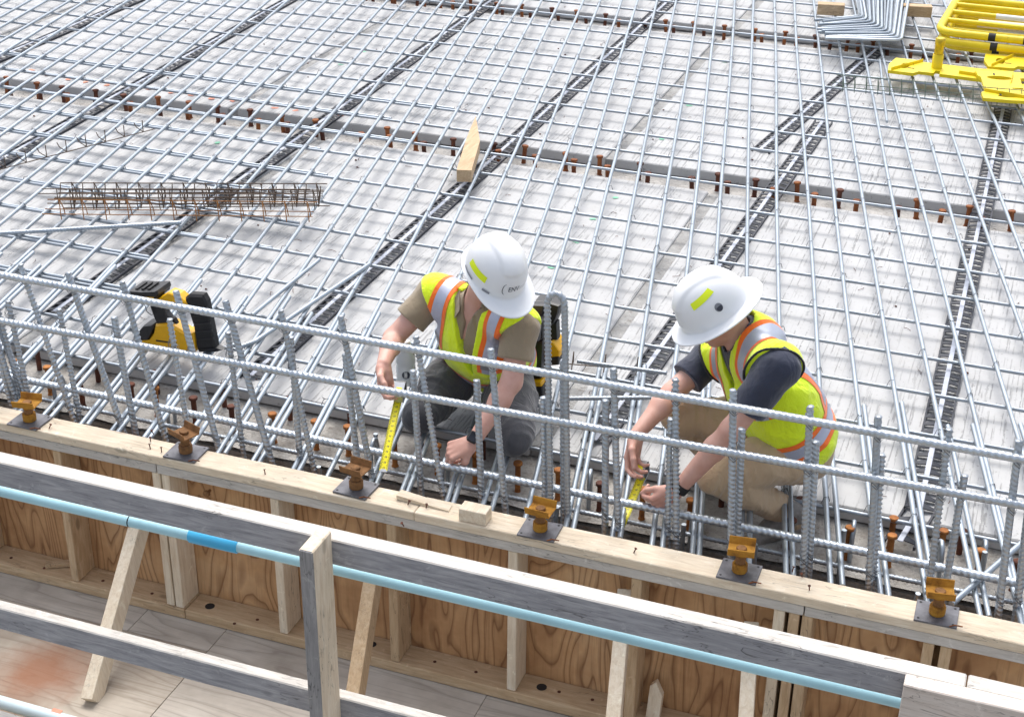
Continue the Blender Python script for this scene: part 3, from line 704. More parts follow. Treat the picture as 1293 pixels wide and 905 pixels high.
# ------------------------------------------------------------------ wire bar chairs
def wire_chair(L, mat, n, h=.08, w=.035):
    m = MB(); m.tube([(0, 0, h), (L, 0, h)], .0032, 5)
    for s in (-1, 1): m.tube([(-.03, s*w, .012), (L*.98, s*w, .012)], .0028, 5)
    for i in range(n):
        x = (i+.5)*L/n
        for s in (-1, 1):
            m.tube([(x, 0, h+.004), (x+.006, s*w*.55, h*.6), (x+.01, s*w, .012), (x+.012, s*w*1.05, -.018)], .0029, 5)
    return m.me('wire_chair', mat)
wa = PZ(66, 268, .10); wb = PZ(425, 270, .10); ang = math.atan2(wb[1]-wa[1], wb[0]-wa[0]); L = np.linalg.norm(wb-wa)
me1, me2 = wire_chair(L*.94, 'wire_rust', 12), wire_chair(L*.94, 'wire_orange', 12)
nrm = np.array((-math.sin(ang), math.cos(ang), 0)); dr = np.array((math.cos(ang), math.sin(ang), 0))
for i, (off, lng, z, fl, me_) in enumerate([(-.05, .0, .112, 0, me2), (.03, .05, .112, 180, me1), (.09, .02, .115, 0, me1), (.0, -.02, .15, 180, me1), (.08, .04, .155, 0, me1)]):
    p = wa+nrm*off+dr*lng; zz = z if not fl else z+.08
    o = link('wire_bar_chair', me_, None, (p[0], p[1], zz), (R(fl), R(random.uniform(-.6, .6)), ang+R(random.uniform(-1, 1))))
    if i == 0: tag(o, 'orange rusted continuous wire bar chair at the front of the wire bundle', 'bar chair', 'bundle of wire bar chairs')
    else: tag(o, 'dark rusty continuous wire bar chair stacked in the wire bundle', 'bar chair', 'bundle of wire bar chairs')
a = PZ(-30, 224, .1); b_ = PZ(195, 165, .1); ang = math.atan2(b_[1]-a[1], b_[0]-a[0]); L = np.linalg.norm(b_-a)
m = MB(); m.tube([(0, 0, .012), (L, 0, .012)], .0032, 5)
for i in range(9):
    x = (i+.4)*L/9
    m.tube([(x, 0, .012), (x-.035, .015, .045), (x-.045, .02, .075)], .003, 5); m.tube([(x, 0, .012), (x+.0, .0, .05), (x, .0, .085)], .003, 5)
o = link('wire_bar_chair', m.me('wire_bar_chair', 'wire_rust'), None, (a[0], a[1], .098), (0, 0, ang)); tag(o, 'single upturned dark wire chair strip slanting across the bars', 'bar chair')
a = PZ(1055, 112, .1); b_ = PZ(1310, 134, .1); ang = math.atan2(b_[1]-a[1], b_[0]-a[0]); L = np.linalg.norm(b_-a)
o = link('wire_bar_chair', wire_chair(L, 'wire_green', 17, .08, .045), None, (a[0], a[1], .115), (0, 0, ang)); tag(o, 'greenish continuous wire bar chair in front of the yellow feet', 'bar chair')
a = PZ(718, 462, .1); b_ = PZ(815, 470, .1); ang = math.atan2(b_[1]-a[1], b_[0]-a[0]); L = np.linalg.norm(b_-a)
m = MB(); m.tube([(0, 0, .01), (L, 0, .01)], .0028, 5)
for i in range(3):
    x = (i+.12)*L/2.4
    for s in (-1, 1): m.tube([(x, s*.035, .0), (x+.004, 0, .07)], .0028, 5)
o = link('wire_bar_chair', m.me('wire_bar_chair', 'wire_rust'), None, (a[0], a[1], .1), (0, 0, ang)); tag(o, 'thin wire chair holding the propped spacer bar', 'bar chair')

# ------------------------------------------------------------------ stack of bent bars
sk_ = [PZ(1035, 8, .10), PZ(1180, 14, .10)]
for i, (x0, x1, y, lab) in enumerate([(1032, 1066, 12, 'brown timber dunnage under the cut ends of the bent bars'), (1138, 1176, 14, 'brown timber dunnage tied with twine beside the bent bars')]):
    a = PZ(x0, y, .13); b_ = PZ(x1, y+2, .13); m = MB(); m.bar((a[0], a[1], .14), (b_[0], b_[1], .14), .09, .085, (0, 0, 1), .004); o = m.build('dunnage_timber', 'tan_wood_x'); tag(o, lab, 'timber')
NB_ = 33
for i in range(NB_):
    lay = i % 3; t = i/(NB_-1)
    z = .13+.03*lay+.012*random.random()
    ex = PZ(1026+14*random.random()+t*10, 24+t*24+3*random.random(), z)
    bx = PZ(1086+t*52, 20+t*31, z); ux = PZ(1072+t*82+random.uniform(-3, 3), -42, z)
    d0 = (ex-bx)/np.linalg.norm(ex-bx); d1 = (ux-bx)/np.linalg.norm(ux-bx); rr = .07
    P0 = bx+d0*rr; P2 = bx+d1*rr
    pts = [ex]+[P0*(1-u)**2+2*bx*u*(1-u)+P2*u*u for u in np.linspace(0, 1, 7)]+[ux]
    m = MB(); m.tube([p-ex for p in pts], .0105, 8); o = link('bent_bar', m.me('bent_bar', 'galvanised_rail' if random.random() < .6 else 'galvanised')); o.location = ex
    tag(o, {0: 'innermost shortest L-bent bar of the stack beside the yellow barriers', NB_-1: 'outermost L-bent bar of the stack, next to the yellow barrier stand'}.get(i, 'galvanised L-bent bar packed in the stack between the two dunnage timbers'), 'rebar', 'stack of bent bars')

# ------------------------------------------------------------------ yellow barriers and feet
def round_path(pts, rad, n=6, closed=False):
    out = []; pts = [np.array(p, float) for p in pts]; N = len(pts)
    for i in range(N):
        if not closed and i in (0, N-1): out.append(pts[i]); continue
        p, a, b_ = pts[i], pts[i-1], pts[(i+1) % N]; d0 = (a-p)/np.linalg.norm(a-p); d1 = (b_-p)/np.linalg.norm(b_-p)
        P0, P2 = p+d0*rad, p+d1*rad
        out += [P0*(1-u)**2+2*p*u*(1-u)+P2*u*u for u in np.linspace(0, 1, n)]
    if closed: out.append(out[0])
    return out
def barrier(label, px, z, dx=0):
    c = PZ(*px, z); r_ = thing('barrier', label, 'barrier', (c[0], c[1], z), 'stack of yellow barriers', R(-2+dx))
    w, h = 2.0, 1.05
    m = MB(); m.tube(round_path([(0, h, 0), (0, 0, 0), (w, 0, 0), (w, h, 0)], .16, 8, True), .029, 12, False); link('frame_tube', m.me('frame_tube', 'paint_yellow'), r_)
    for y in (.36, .62, .86):
        m = MB(); m.tube([(.012, y, 0), (w-.012, y, 0)], .019, 10); ra = link('rail', m.me('rail', 'paint_yellow'), r_)
        if y == .62:
            m = MB(); m.tube([(.34, y, 0), (.56, y, 0)], .0196, 10); link('tape_band', m.me('tape_band', 'white_paint'), ra)
    for x in (.38, .62):
        m = MB(); m.tube([(x-.025, 0, 0), (x+.025, 0, 0)], .0298, 12); link('black_band', m.me('black_band', 'rubber_black'), r_)
barrier('yellow tubular barrier at the bottom of the yellow stack', (1189, 57), .14, 1.2)
barrier('yellow tubular barrier in the middle of the yellow stack', (1186, 52), .19)
barrier('yellow tubular barrier on top of the yellow stack', (1184, 40), .25)
a = PZ(1235, 27, .2); m = MB(); m.box((a[0], a[1]-.05, .165), (a[0]+.9, a[1]+.05, .205), .003); o = m.build('pine_plank', 'fresh_wood_x'); tag(o, 'pine plank lying between the yellow barriers', 'plank')
a = PZ(1160, 46, .1)

def plate_with_holes(outer, holes, t):
    cu = bpy.data.curves.new('plate', 'CURVE'); cu.dimensions = '2D'; cu.fill_mode = 'BOTH'; cu.extrude = t/2
    for poly in [outer]+holes:
        sp = cu.splines.new('POLY'); sp.points.add(len(poly)-1); sp.use_cyclic_u = True
        for pt, (x, y) in zip(sp.points, poly): pt.co = (x, y, 0, 1)
    o = bpy.data.objects.new('tmp', cu); COL.objects.link(o); bpy.context.view_layer.update()
    me = bpy.data.meshes.new_from_object(o.evaluated_get(bpy.context.evaluated_depsgraph_get())); bpy.data.objects.remove(o); return me
def oval(cx, cy, rx, ry, n=16): return [(cx+rx*math.cos(2*math.pi*k/n), cy+ry*math.sin(2*math.pi*k/n)) for k in range(n)]
def foot(label, px, rz, z, sleeve=True, sc=1.):
    c = PZ(*px, z); r_ = thing('barrier_stand', label, 'barrier foot', (c[0], c[1], z), 'yellow barrier feet', R(rz))
    out = [(0, -.085), (.17, -.085), (.20, -.055), (.30, -.055), (.305, -.02), (.335, -.02), (.34, -.055), (.62, -.06), (.64, -.085), (.80, -.085), (.80, .085), (.64, .085), (.60, .075), (.20, .075), (.16, .09), (0, .09), (-.02, .0)]
    out = [(x*sc, y*1.9) for x, y in out]
    me = plate_with_holes(out, [oval(.09*sc, 0, .03, .075), oval(.60*sc, .02, .045, .085)], .022); me.materials.append(MATS['paint_yellow']); link('foot_plate', me, r_)
    m = MB(); m.bar((.02, -.15, .014), (.19*sc, .15, .014), .006, .035, (0, 0, 1)); link('stiffener', m.me('stiffener', 'paint_yellow'), r_)
    m = MB(); m.bar((.46*sc, -.04, .018), (.72*sc, -.075, .018), .004, .03, (0, 0, 1)); link('stiffener', m.me('stiffener', 'paint_yellow'), r_)
    for x, y in ((.12, .055), (.14, -.05), (.70, .05)):
        m = MB(); m.box((x*sc-.022, y-.006, .011), (x*sc+.022, y+.006, .0135)); link('slot', m.me('slot', 'rubber_black'), r_)
    if sleeve:
        m = MB(); m.lathe([(.037, .01), (.037, .105), (.034, .107), (.034, .10)], (.30*sc, .04, 0), 18); link('sleeve', m.me('sleeve', 'paint_yellow'), r_)
        m = MB(); m.lathe([(.031, .10), (.031, .175), (.034, .177), (.034, .215), (.024, .22)], (.30*sc, .04, 0), 18); link('socket', m.me('socket', 'paint_yellow_worn'), r_)
foot('long yellow steel barrier foot with an upright sleeve', (1126, 83), -2, .125)
foot('yellow steel barrier foot lying crosswise over the long foot', (1276, 128), 100, .165, False, .8)
foot('yellow steel barrier foot at the edge of the yellow heap', (1272, 118), 22, .14, False)
foot('yellow steel barrier foot lying flat under the barrier stack', (1246, 78), 8, .135, False)

# wire clippings and concrete crumbs on the panels
m = MB()
for i in range(420):
    x = random.uniform(-7.5, .6); y = random.uniform(5.0, 12.5); a = random.uniform(0, 6.28)
    if 7.9 < y < 8.45 or 11.15 < y < 11.65: continue
    if i % 3: 
        l_ = random.uniform(.015, .05); b_ = random.uniform(-.012, .012); m.tube([(x, y, .004), (x+l_*.5*math.cos(a)-b_, y+l_*.5*math.sin(a)+b_, .007), (x+l_*math.cos(a), y+l_*math.sin(a), .004)], .0014, 4, False)
    else:
        s_ = random.uniform(.004, .011); m.box((x, y, .002), (x+s_*1.4, y+s_, .002+s_*.7), s_*.25)
o = m.build('deck_debris', 'stud_dark_rust'); tag(o, 'wire clippings and crumbs scattered over the deck panels', 'debris', None, 'stuff')

# ------------------------------------------------------------------ people: implicit surfaces meshed with surface nets
def fabric(name, col, var=.12, rough=.85, weave=900, fold=.0, fade=None, sheen=.3):
    b = NB(name); v = b.coord(); n = b.noise(v, 7, 4, .6); w = b.noise(v, weave*.3, 2, .5); fo = b.noise(b.coord(scale=(1, 1, .55)), 17, 3, .5, 1.6)
    c = b.ramp(n, [(.3, tuple(x*(1-var) for x in col)), (.7, tuple(min(1, x*(1+var)) for x in col))])
    if fade: c = b.mix(c, fade, b.math('MULTIPLY', b.ramp(b.noise(v, 5, 3, .6), [(.48, (0,)*3), (.68, (1,)*3)]), .55))
    h = b.math('ADD', b.math('MULTIPLY', w, .12), b.math('MULTIPLY', fo, 1.))
    return b.out(c, rough, 0, b.bump(h, .75, .007+fold), Sheen_Weight=sheen)
fabric('vest_yellow', (.78, .98, .010), .04, .8, fold=.010)
fabric('vest_orange', (.98, .17, .012), .05, .8)
plain('vest_silver', (.46, .49, .60), .38, .25, .05, 200)
plain('vest_grey', (.26, .265, .28), .4, .25, .05, 200)
fabric('shirt_khaki', (.30, .235, .155), .1)
fabric('shirt_navy', (.028, .034, .06), .2)
fabric('jeans_grey', (.062, .063, .07), .25, .9, fade=(.14, .14, .15), fold=.006)
fabric('trousers_tan', (.51, .365, .225), .08, .9, fold=.006)
fabric('trim_black', (.012, .012, .013), .2)
plain('helmet_white', (.82, .83, .84), .28, 0, .02, 5)
plain('sticker_yellow', (.78, .92, .01), .45, 0, .02, 8)
plain('ink_dark', (.035, .04, .06), .5, 0, .1, 20)
plain('ink_grey', (.22, .23, .26), .5, 0, .1, 20)
plain('boot_grey', (.27, .25, .225), .75, 0, .3, 30, .002)
plain('boot_sole', (.50, .48, .45), .8, 0, .2, 30, .002)
plain('hair_brown', (.06, .035, .022), .7, 0, .4, 160, .003)
plain('metal_silver', (.55, .56, .57), .3, .8, .1, 20)
plain('glass_dark', (.012, .013, .02), .08, 0, .1, 5)
plain('tape_yellow', (.85, .74, .01), .4, 0, .03, 20)
plain('bottle_plastic', (.66, .69, .70), .15, 0, .06, 9, Transmission_Weight=.35, Alpha=1.)
b = NB('skin'); v = b.coord(); n = b.noise(v, 14, 4, .6); n2 = b.noise(v, 160, 3, .6)
b.out(b.ramp(n, [(.3, (.56, .29, .225)), (.5, (.63, .355, .28)), (.7, (.68, .41, .335))]), .5, 0, b.bump(b.math('ADD', n, n2), .18, .002), Subsurface_Weight=.12, Subsurface_Radius=(.02, .008, .005))

def V3(*a): return np.array(a, float)
def nz(v): v = np.array(v, float); return v/np.linalg.norm(v)
class SDF:
    def __init__(s): s.it = []; s.disp = None; s.off = 0.
    def cone(s, a, b_, r1, r2=None, k=.02, op='u'):
        a = np.array(a, np.float32); b_ = np.array(b_, np.float32); r2 = r1 if r2 is None else r2
        def fn(P):
            ba = b_-a; h = np.clip(((P-a)@ba)/max(1e-9, float(ba@ba)), 0, 1); return np.linalg.norm(P-a-h[:, None]*ba, axis=1)-(r1+(r2-r1)*h)
        r = max(r1, r2); s.it.append((fn, np.minimum(a, b_)-r, np.maximum(a, b_)+r, k, op)); return s
    def ell(s, c, A, rad, k=.03, op='u'):
        c = np.array(c, np.float32); A = np.array(A, np.float32); rad = np.array(rad, np.float32)
        def fn(P):
            q = (P-c)@A.T; k0 = np.linalg.norm(q/rad, axis=1); k1 = np.linalg.norm(q/rad**2, axis=1); return k0*(k0-1)/np.maximum(k1, 1e-6)
        r = float(rad.max()); s.it.append((fn, c-r, c+r, k, op)); return s
    def func(s, fn, lo, hi, k=.004, op='s'): s.it.append((fn, np.array(lo), np.array(hi), k, op)); return s
    def ev(s, P):
        d = np.full(len(P), .13, np.float32)
        for fn, lo, hi, k, op in s.it:
            m = np.all((P > lo-.12) & (P < hi+.12), axis=1)
            if not m.any(): continue
            f = fn(P[m]); a = d[m]
            if op == 'u':
                h = np.maximum(k-np.abs(a-f), 0)/k; d[m] = np.minimum(a, f)-h*h*k*.25
            elif op == 's':
                f = -f; h = np.maximum(k-np.abs(a-f), 0)/k; d[m] = np.maximum(a, f)+h*h*k*.25
            else: d[m] = np.maximum(a, f)
        if s.disp is not None:
            n = np.abs(d) < .06; d[n] += s.disp(P[n])
        return d-s.off
    def mesh(s, h):
        lo = np.min([i[1] for i in s.it if i[4] == 'u'], axis=0)-.02; hi = np.max([i[2] for i in s.it if i[4] == 'u'], axis=0)+.02
        S = 4; nc = np.ceil((hi-lo)/(S*h)).astype(int)+1
        g = [lo[i]+np.arange(nc[i])*S*h for i in range(3)]
        C = np.stack(np.meshgrid(*g, indexing='ij'), -1).reshape(-1, 3).astype(np.float32); dc = s.ev(C).reshape(nc)
        act = np.zeros(nc-1, bool); near = np.abs(dc) < S*h*1.75
        for a in (0, 1):
            for b_ in (0, 1):
                for c in (0, 1): act |= near[a:nc[0]-1+a, b_:nc[1]-1+b_, c:nc[2]-1+c]
        nf = (nc-1)*S+1; need = np.zeros(nf, bool); A = np.repeat(np.repeat(np.repeat(act, S, 0), S, 1), S, 2)
        for a in (0, 1):
            for b_ in (0, 1):
                for c in (0, 1): need[a:nf[0]-1+a, b_:nf[1]-1+b_, c:nf[2]-1+c] |= A
        near_c = [np.minimum((np.arange(nf[i])+S//2)//S, nc[i]-1) for i in range(3)]
        D = np.where(dc[np.ix_(*near_c)] < 0, -1., 1.).astype(np.float32)
        idx = np.argwhere(need); D[need] = s.ev((lo+idx*h).astype(np.float32))
        ins = D < 0
        # cells with a sign change
        cs = np.zeros(nf-1, np.int8)
        for a in (0, 1):
            for b_ in (0, 1):
                for c in (0, 1): cs += ins[a:nf[0]-1+a, b_:nf[1]-1+b_, c:nf[2]-1+c]
        cell = np.argwhere((cs > 0) & (cs < 8)); vid = -np.ones(nf-1, int); vid[tuple(cell.T)] = np.arange(len(cell))
        acc = np.zeros((len(cell), 3)); cnt = np.zeros(len(cell))
        cor = [(a, b_, c) for a in (0, 1) for b_ in (0, 1) for c in (0, 1)]
        for p in cor:
            for ax in range(3):
                if p[ax]: continue
                q = list(p); q[ax] = 1
                d0 = D[tuple((cell+p).T)]; d1 = D[tuple((cell+q).T)]; m = (d0 < 0) != (d1 < 0)
                t = np.where(m, d0/np.where(d0 == d1, 1, d0-d1), 0)
                pt = np.array(p, float)[None]+0*acc; pt[:, ax] = t
                acc[m] += pt[m]; cnt[m] += 1
        V = lo+(cell+acc/cnt[:, None])*h
        F = []
        for ax in range(3):
            sl0 = [slice(None)]*3; sl1 = [slice(None)]*3; sl0[ax] = slice(0, -1); sl1[ax] = slice(1, None)
            ch = np.argwhere(ins[tuple(sl0)] != ins[tuple(sl1)])
            b1, b2 = (ax+1) % 3, (ax+2) % 3
            ch = ch[(ch[:, b1] > 0) & (ch[:, b2] > 0) & (ch[:, b1] < nf[b1]-1) & (ch[:, b2] < nf[b2]-1)]
            e1 = np.zeros(3, int); e1[b1] = 1; e2 = np.zeros(3, int); e2[b2] = 1
            q = np.stack([vid[tuple((ch-e1-e2).T)], vid[tuple((ch-e2).T)], vid[tuple(ch.T)], vid[tuple((ch-e1).T)]], 1)
            fl = ~ins[tuple(ch.T)]; q[fl] = q[fl][:, ::-1]; F.append(q)
        return V, np.concatenate(F)
    def obj(s, name, mat, parent, org, h=.005):
        Vv, Fv = s.mesh(h); me = bpy.data.meshes.new(name)
        Vv = Vv-org; me.vertices.add(len(Vv)); me.vertices.foreach_set('co', Vv.ravel())
        me.loops.add(len(Fv)*4); me.loops.foreach_set('vertex_index', Fv.ravel().astype(np.int32)); me.polygons.add(len(Fv)); me.polygons.foreach_set('loop_start', np.arange(len(Fv), dtype=np.int32)*4)
        me.update(calc_edges=True); me.validate(); me.polygons.foreach_set('use_smooth', [True]*len(me.polygons)); me.materials.append(MATS[mat])
        return link(name, me, parent)
def wrinkle(amp, f, seed):
    r_ = np.random.default_rng(seed); K = r_.normal(0, 1, (7, 3)).astype(np.float32); K /= np.linalg.norm(K, axis=1)[:, None]; K *= f*(.5+r_.random((7, 1)).astype(np.float32)*1.2); ph = r_.random(7)*6.28
    def fn(P):
        w = .5*np.sin(P@K[5]*.7+ph[5]); o_ = np.zeros(len(P), np.float32)
        for i in range(5): o_ += np.abs(np.sin(P@K[i]*.5+ph[i]+w))-.6
        return amp*o_*.5
    return fn
def ik(S, Wr, l1, l2, pole):
    d = Wr-S; L = np.linalg.norm(d); dn = d/L; L = min(L, (l1+l2)*.999); a = (l1*l1-l2*l2+L*L)/(2*L); hgt = math.sqrt(max(0, l1*l1-a*a)); p = np.array(pole, float); p = nz(p-dn*(p@dn)); return S+dn*a+p*hgt
def frame(up, left): 
    v = nz(up); u = nz(np.array(left)-v*(np.array(left)@v)); f = np.cross(u, v); return np.array([u, f, v])   # rows: left, forward, up
def hand(s, W_, D, N, T, curl, thumb, sp=1., sc=1.):
    """W wrist, D towards knuckles, N out of the palm, T thumb side"""
    D = nz(D); N = nz(N-D*(N@D)); T = nz(T-D*(T@D)-N*(T@N))
    lat = [.029, .0095, -.0105, -.029]; ln = [.088, .093, .088, .079]; ph = [(.042, .026, .021), (.046, .03, .022), (.042, .028, .021), (.033, .021, .019)]
    for i in range(4):
        K = W_+sc*(D*ln[i]+T*lat[i]); b0 = W_+sc*(D*.012+T*lat[i]*.62)
        s.cone(b0, K, .0165*sc, .0118*sc, .009)
    s.cone(W_+sc*(D*.03+N*.006), W_+sc*(D*.06+N*.006), .017*sc, .014*sc, .02)
    for i in range(4):
        K = W_+sc*(D*ln[i]+T*lat[i]); th = 0; p = K; r = .0098-(.0012 if i == 3 else 0)
        for j in range(3):
            th += math.radians(curl[i][j]); d = D*math.cos(th)+N*math.sin(th)+T*(lat[i]*2.2*sp)*(1 if j == 0 else .4)
            q = p+nz(d)*ph[i][j]*sc; s.cone(p, q, (r-.0004-.0008*j)*sc, (r-.0004-.0008*(j+1))*sc, .0018); p = q
    p = W_+sc*(D*.022+T*.022+N*.006); r = .0145
    for j, (c, l) in enumerate(zip(thumb, (.042, .036, .029))):
        d = nz(D*c[0]+T*c[1]+N*c[2]); q = p+d*l*sc; s.cone(p, q, r*sc, (r-.0022)*sc, .006 if j else .018); p = q; r -= .0022
    return s

# helmet -----------------------------------------------------------------
def helmet(par, org, C, Fd, Up, full, sc=1.):
    """shell, brim and fittings as parts; C = centre of the brim plane, Fd front"""
    Up = nz(Up); Fd = nz(np.array(Fd)-Up*(np.array(Fd)@Up)); Lf = np.cross(Up, Fd)      # left of the wearer
    A, B, Hh = (.112*sc, .130*sc, .142*sc) if full else (.106*sc, .126*sc, .140*sc)
    def surf(th, ph, off=0.):
        """th round from front to left, ph 0 rim .. pi/2 crown"""
        c = np.cos(ph)**.82; zz = np.sin(ph)**.95
        x = (A+off)*np.sin(th)*c; y = (B+off)*np.cos(th)*c; z = (Hh+off)*zz
        # raised centre panel
        rid = np.clip(1-np.abs(x)/(.050*sc), 0, 1); rid = np.clip(rid*4.0, 0, 1)
        fr = np.clip((ph-(.50 if full else .66))/.10, 0, 1)*np.clip((y+.095*sc)/.03, 0, 1)
        k = 1+.055*rid*fr
        return x*k, y*k, z*(1+.035*rid*fr)
    def world(x, y, z): return C+np.multiply.outer(x, Lf)+np.multiply.outer(y, Fd)+np.multiply.outer(z, Up)
    nT, nP = 96, 40; th = np.linspace(0, 2*np.pi, nT, endpoint=False)
    rings = []
    for ph in np.linspace(np.pi/2-.001, 0, nP): rings.append(world(*surf(th, np.full(nT, ph))))
    def brimw(t):
        if full: return (.036+.008*np.abs(np.cos(t))**2)*sc
        fr = np.clip(np.cos(t), 0, 1); return (.012+.060*fr**2.2)*sc
    w = brimw(th)
    def br(f, dz, extra=0.):
        c = np.cos(0); rx, ry = A, B
        nx, ny = np.sin(th)/rx, np.cos(th)/ry; n_ = np.sqrt(nx*nx+ny*ny); nx /= n_; ny /= n_
        x = rx*np.sin(th)+nx*(w*f+extra); y = ry*np.cos(th)+ny*(w*f+extra); z = dz-(.30 if full else .22)*(w*f)*(1 if full else 1)
        return world(x, y, z+0*x)
    rings += [br(.12, -.002), br(.5, -.003), br(.92, -.002), br(1., .0005), br(1.0, -.004, .001), br(.96, -.0065), br(.5, -.008), br(.0, -.008, -.002), br(0, .02, -.006)]
    v = np.concatenate(rings); f = []
    for i in range(len(rings)-1):
        for k in range(nT): f.append((i*nT+k, (i+1)*nT+k, (i+1)*nT+(k+1) % nT, i*nT+(k+1) % nT))
    f.append(tuple(range(nT)))
    me = mesh('hard_hat', v-org, f, 'helmet_white', True)
    hh = link('hard_hat', me, par)
    def patch(nm, mat, uv, faces, off):
        t = np.array([p[0] for p in uv]); q = np.array([p[1] for p in uv]); return link(nm, mesh(nm, world(*surf(t, q, off))-org, faces, mat, True), hh)
    def rect(nm, mat, t0, t1, p0, p1, off=.0016, n=10, shear=0.):
        uv = [(t0+(t1-t0)*i/n+shear*(j/4), p0+(p1-p0)*j/4) for j in range(5) for i in range(n+1)]
        return patch(nm, mat, uv, [(j*(n+1)+i, (j+1)*(n+1)+i, (j+1)*(n+1)+i+1, j*(n+1)+i+1) for j in range(4) for i in range(n)], off)
    def text(nm, body, mat, t0, p0, size, off=.002):
        cu = bpy.data.curves.new(nm, 'FONT'); cu.body = body; cu.size = 1; cu.align_x = 'CENTER'; to = bpy.data.objects.new(nm, cu); COL.objects.link(to); bpy.context.view_layer.update()
        me = bpy.data.meshes.new_from_object(to.evaluated_get(bpy.context.evaluated_depsgraph_get())); bpy.data.objects.remove(to)
        co = np.empty(len(me.vertices)*3); me.vertices.foreach_get('co', co); co = co.reshape(-1, 3)
        t = t0+co[:, 0]*size/B; q = p0+co[:, 1]*size/Hh; me.vertices.foreach_set('co', (world(*surf(t, q, off))-org).ravel()); me.update(); me.materials.append(MATS[mat]); return link(nm, me, hh)
    return hh, rect, text, patch, world, surf

def stripes(vest, org, par, O, Fm, spec):
    """sewn-on tape: slices of the vest surface cut by planes in the torso frame, lifted 2 mm"""
    for nm, mat, planes, lift in spec:
        bm = bmesh.new(); bm.from_mesh(vest.data)
        for ax, val, sgn in planes:      # keep sgn*(coord-val) > 0
            n = Fm[ax]*sgn if not hasattr(ax, '__len__') else nz(ax[0]*Fm[0]+ax[1]*Fm[1]+ax[2]*Fm[2])*sgn
            nn = nz(n); p = O-org+nn*0
            co = O-org+(nn*sgn*val if not hasattr(ax, '__len__') else nn*sgn*val)
            bmesh.ops.bisect_plane(bm, geom=bm.verts[:]+bm.edges[:]+bm.faces[:], plane_co=co, plane_no=nn, clear_inner=True)
        bm.normal_update()
        for v in bm.verts: v.co += v.normal*lift
        if len(bm.faces) == 0: bm.free(); continue
        me = bpy.data.meshes.new(nm); bm.to_mesh(me); bm.free(); me.materials.clear(); me.materials.append(MATS[mat]); link(nm, me, par)

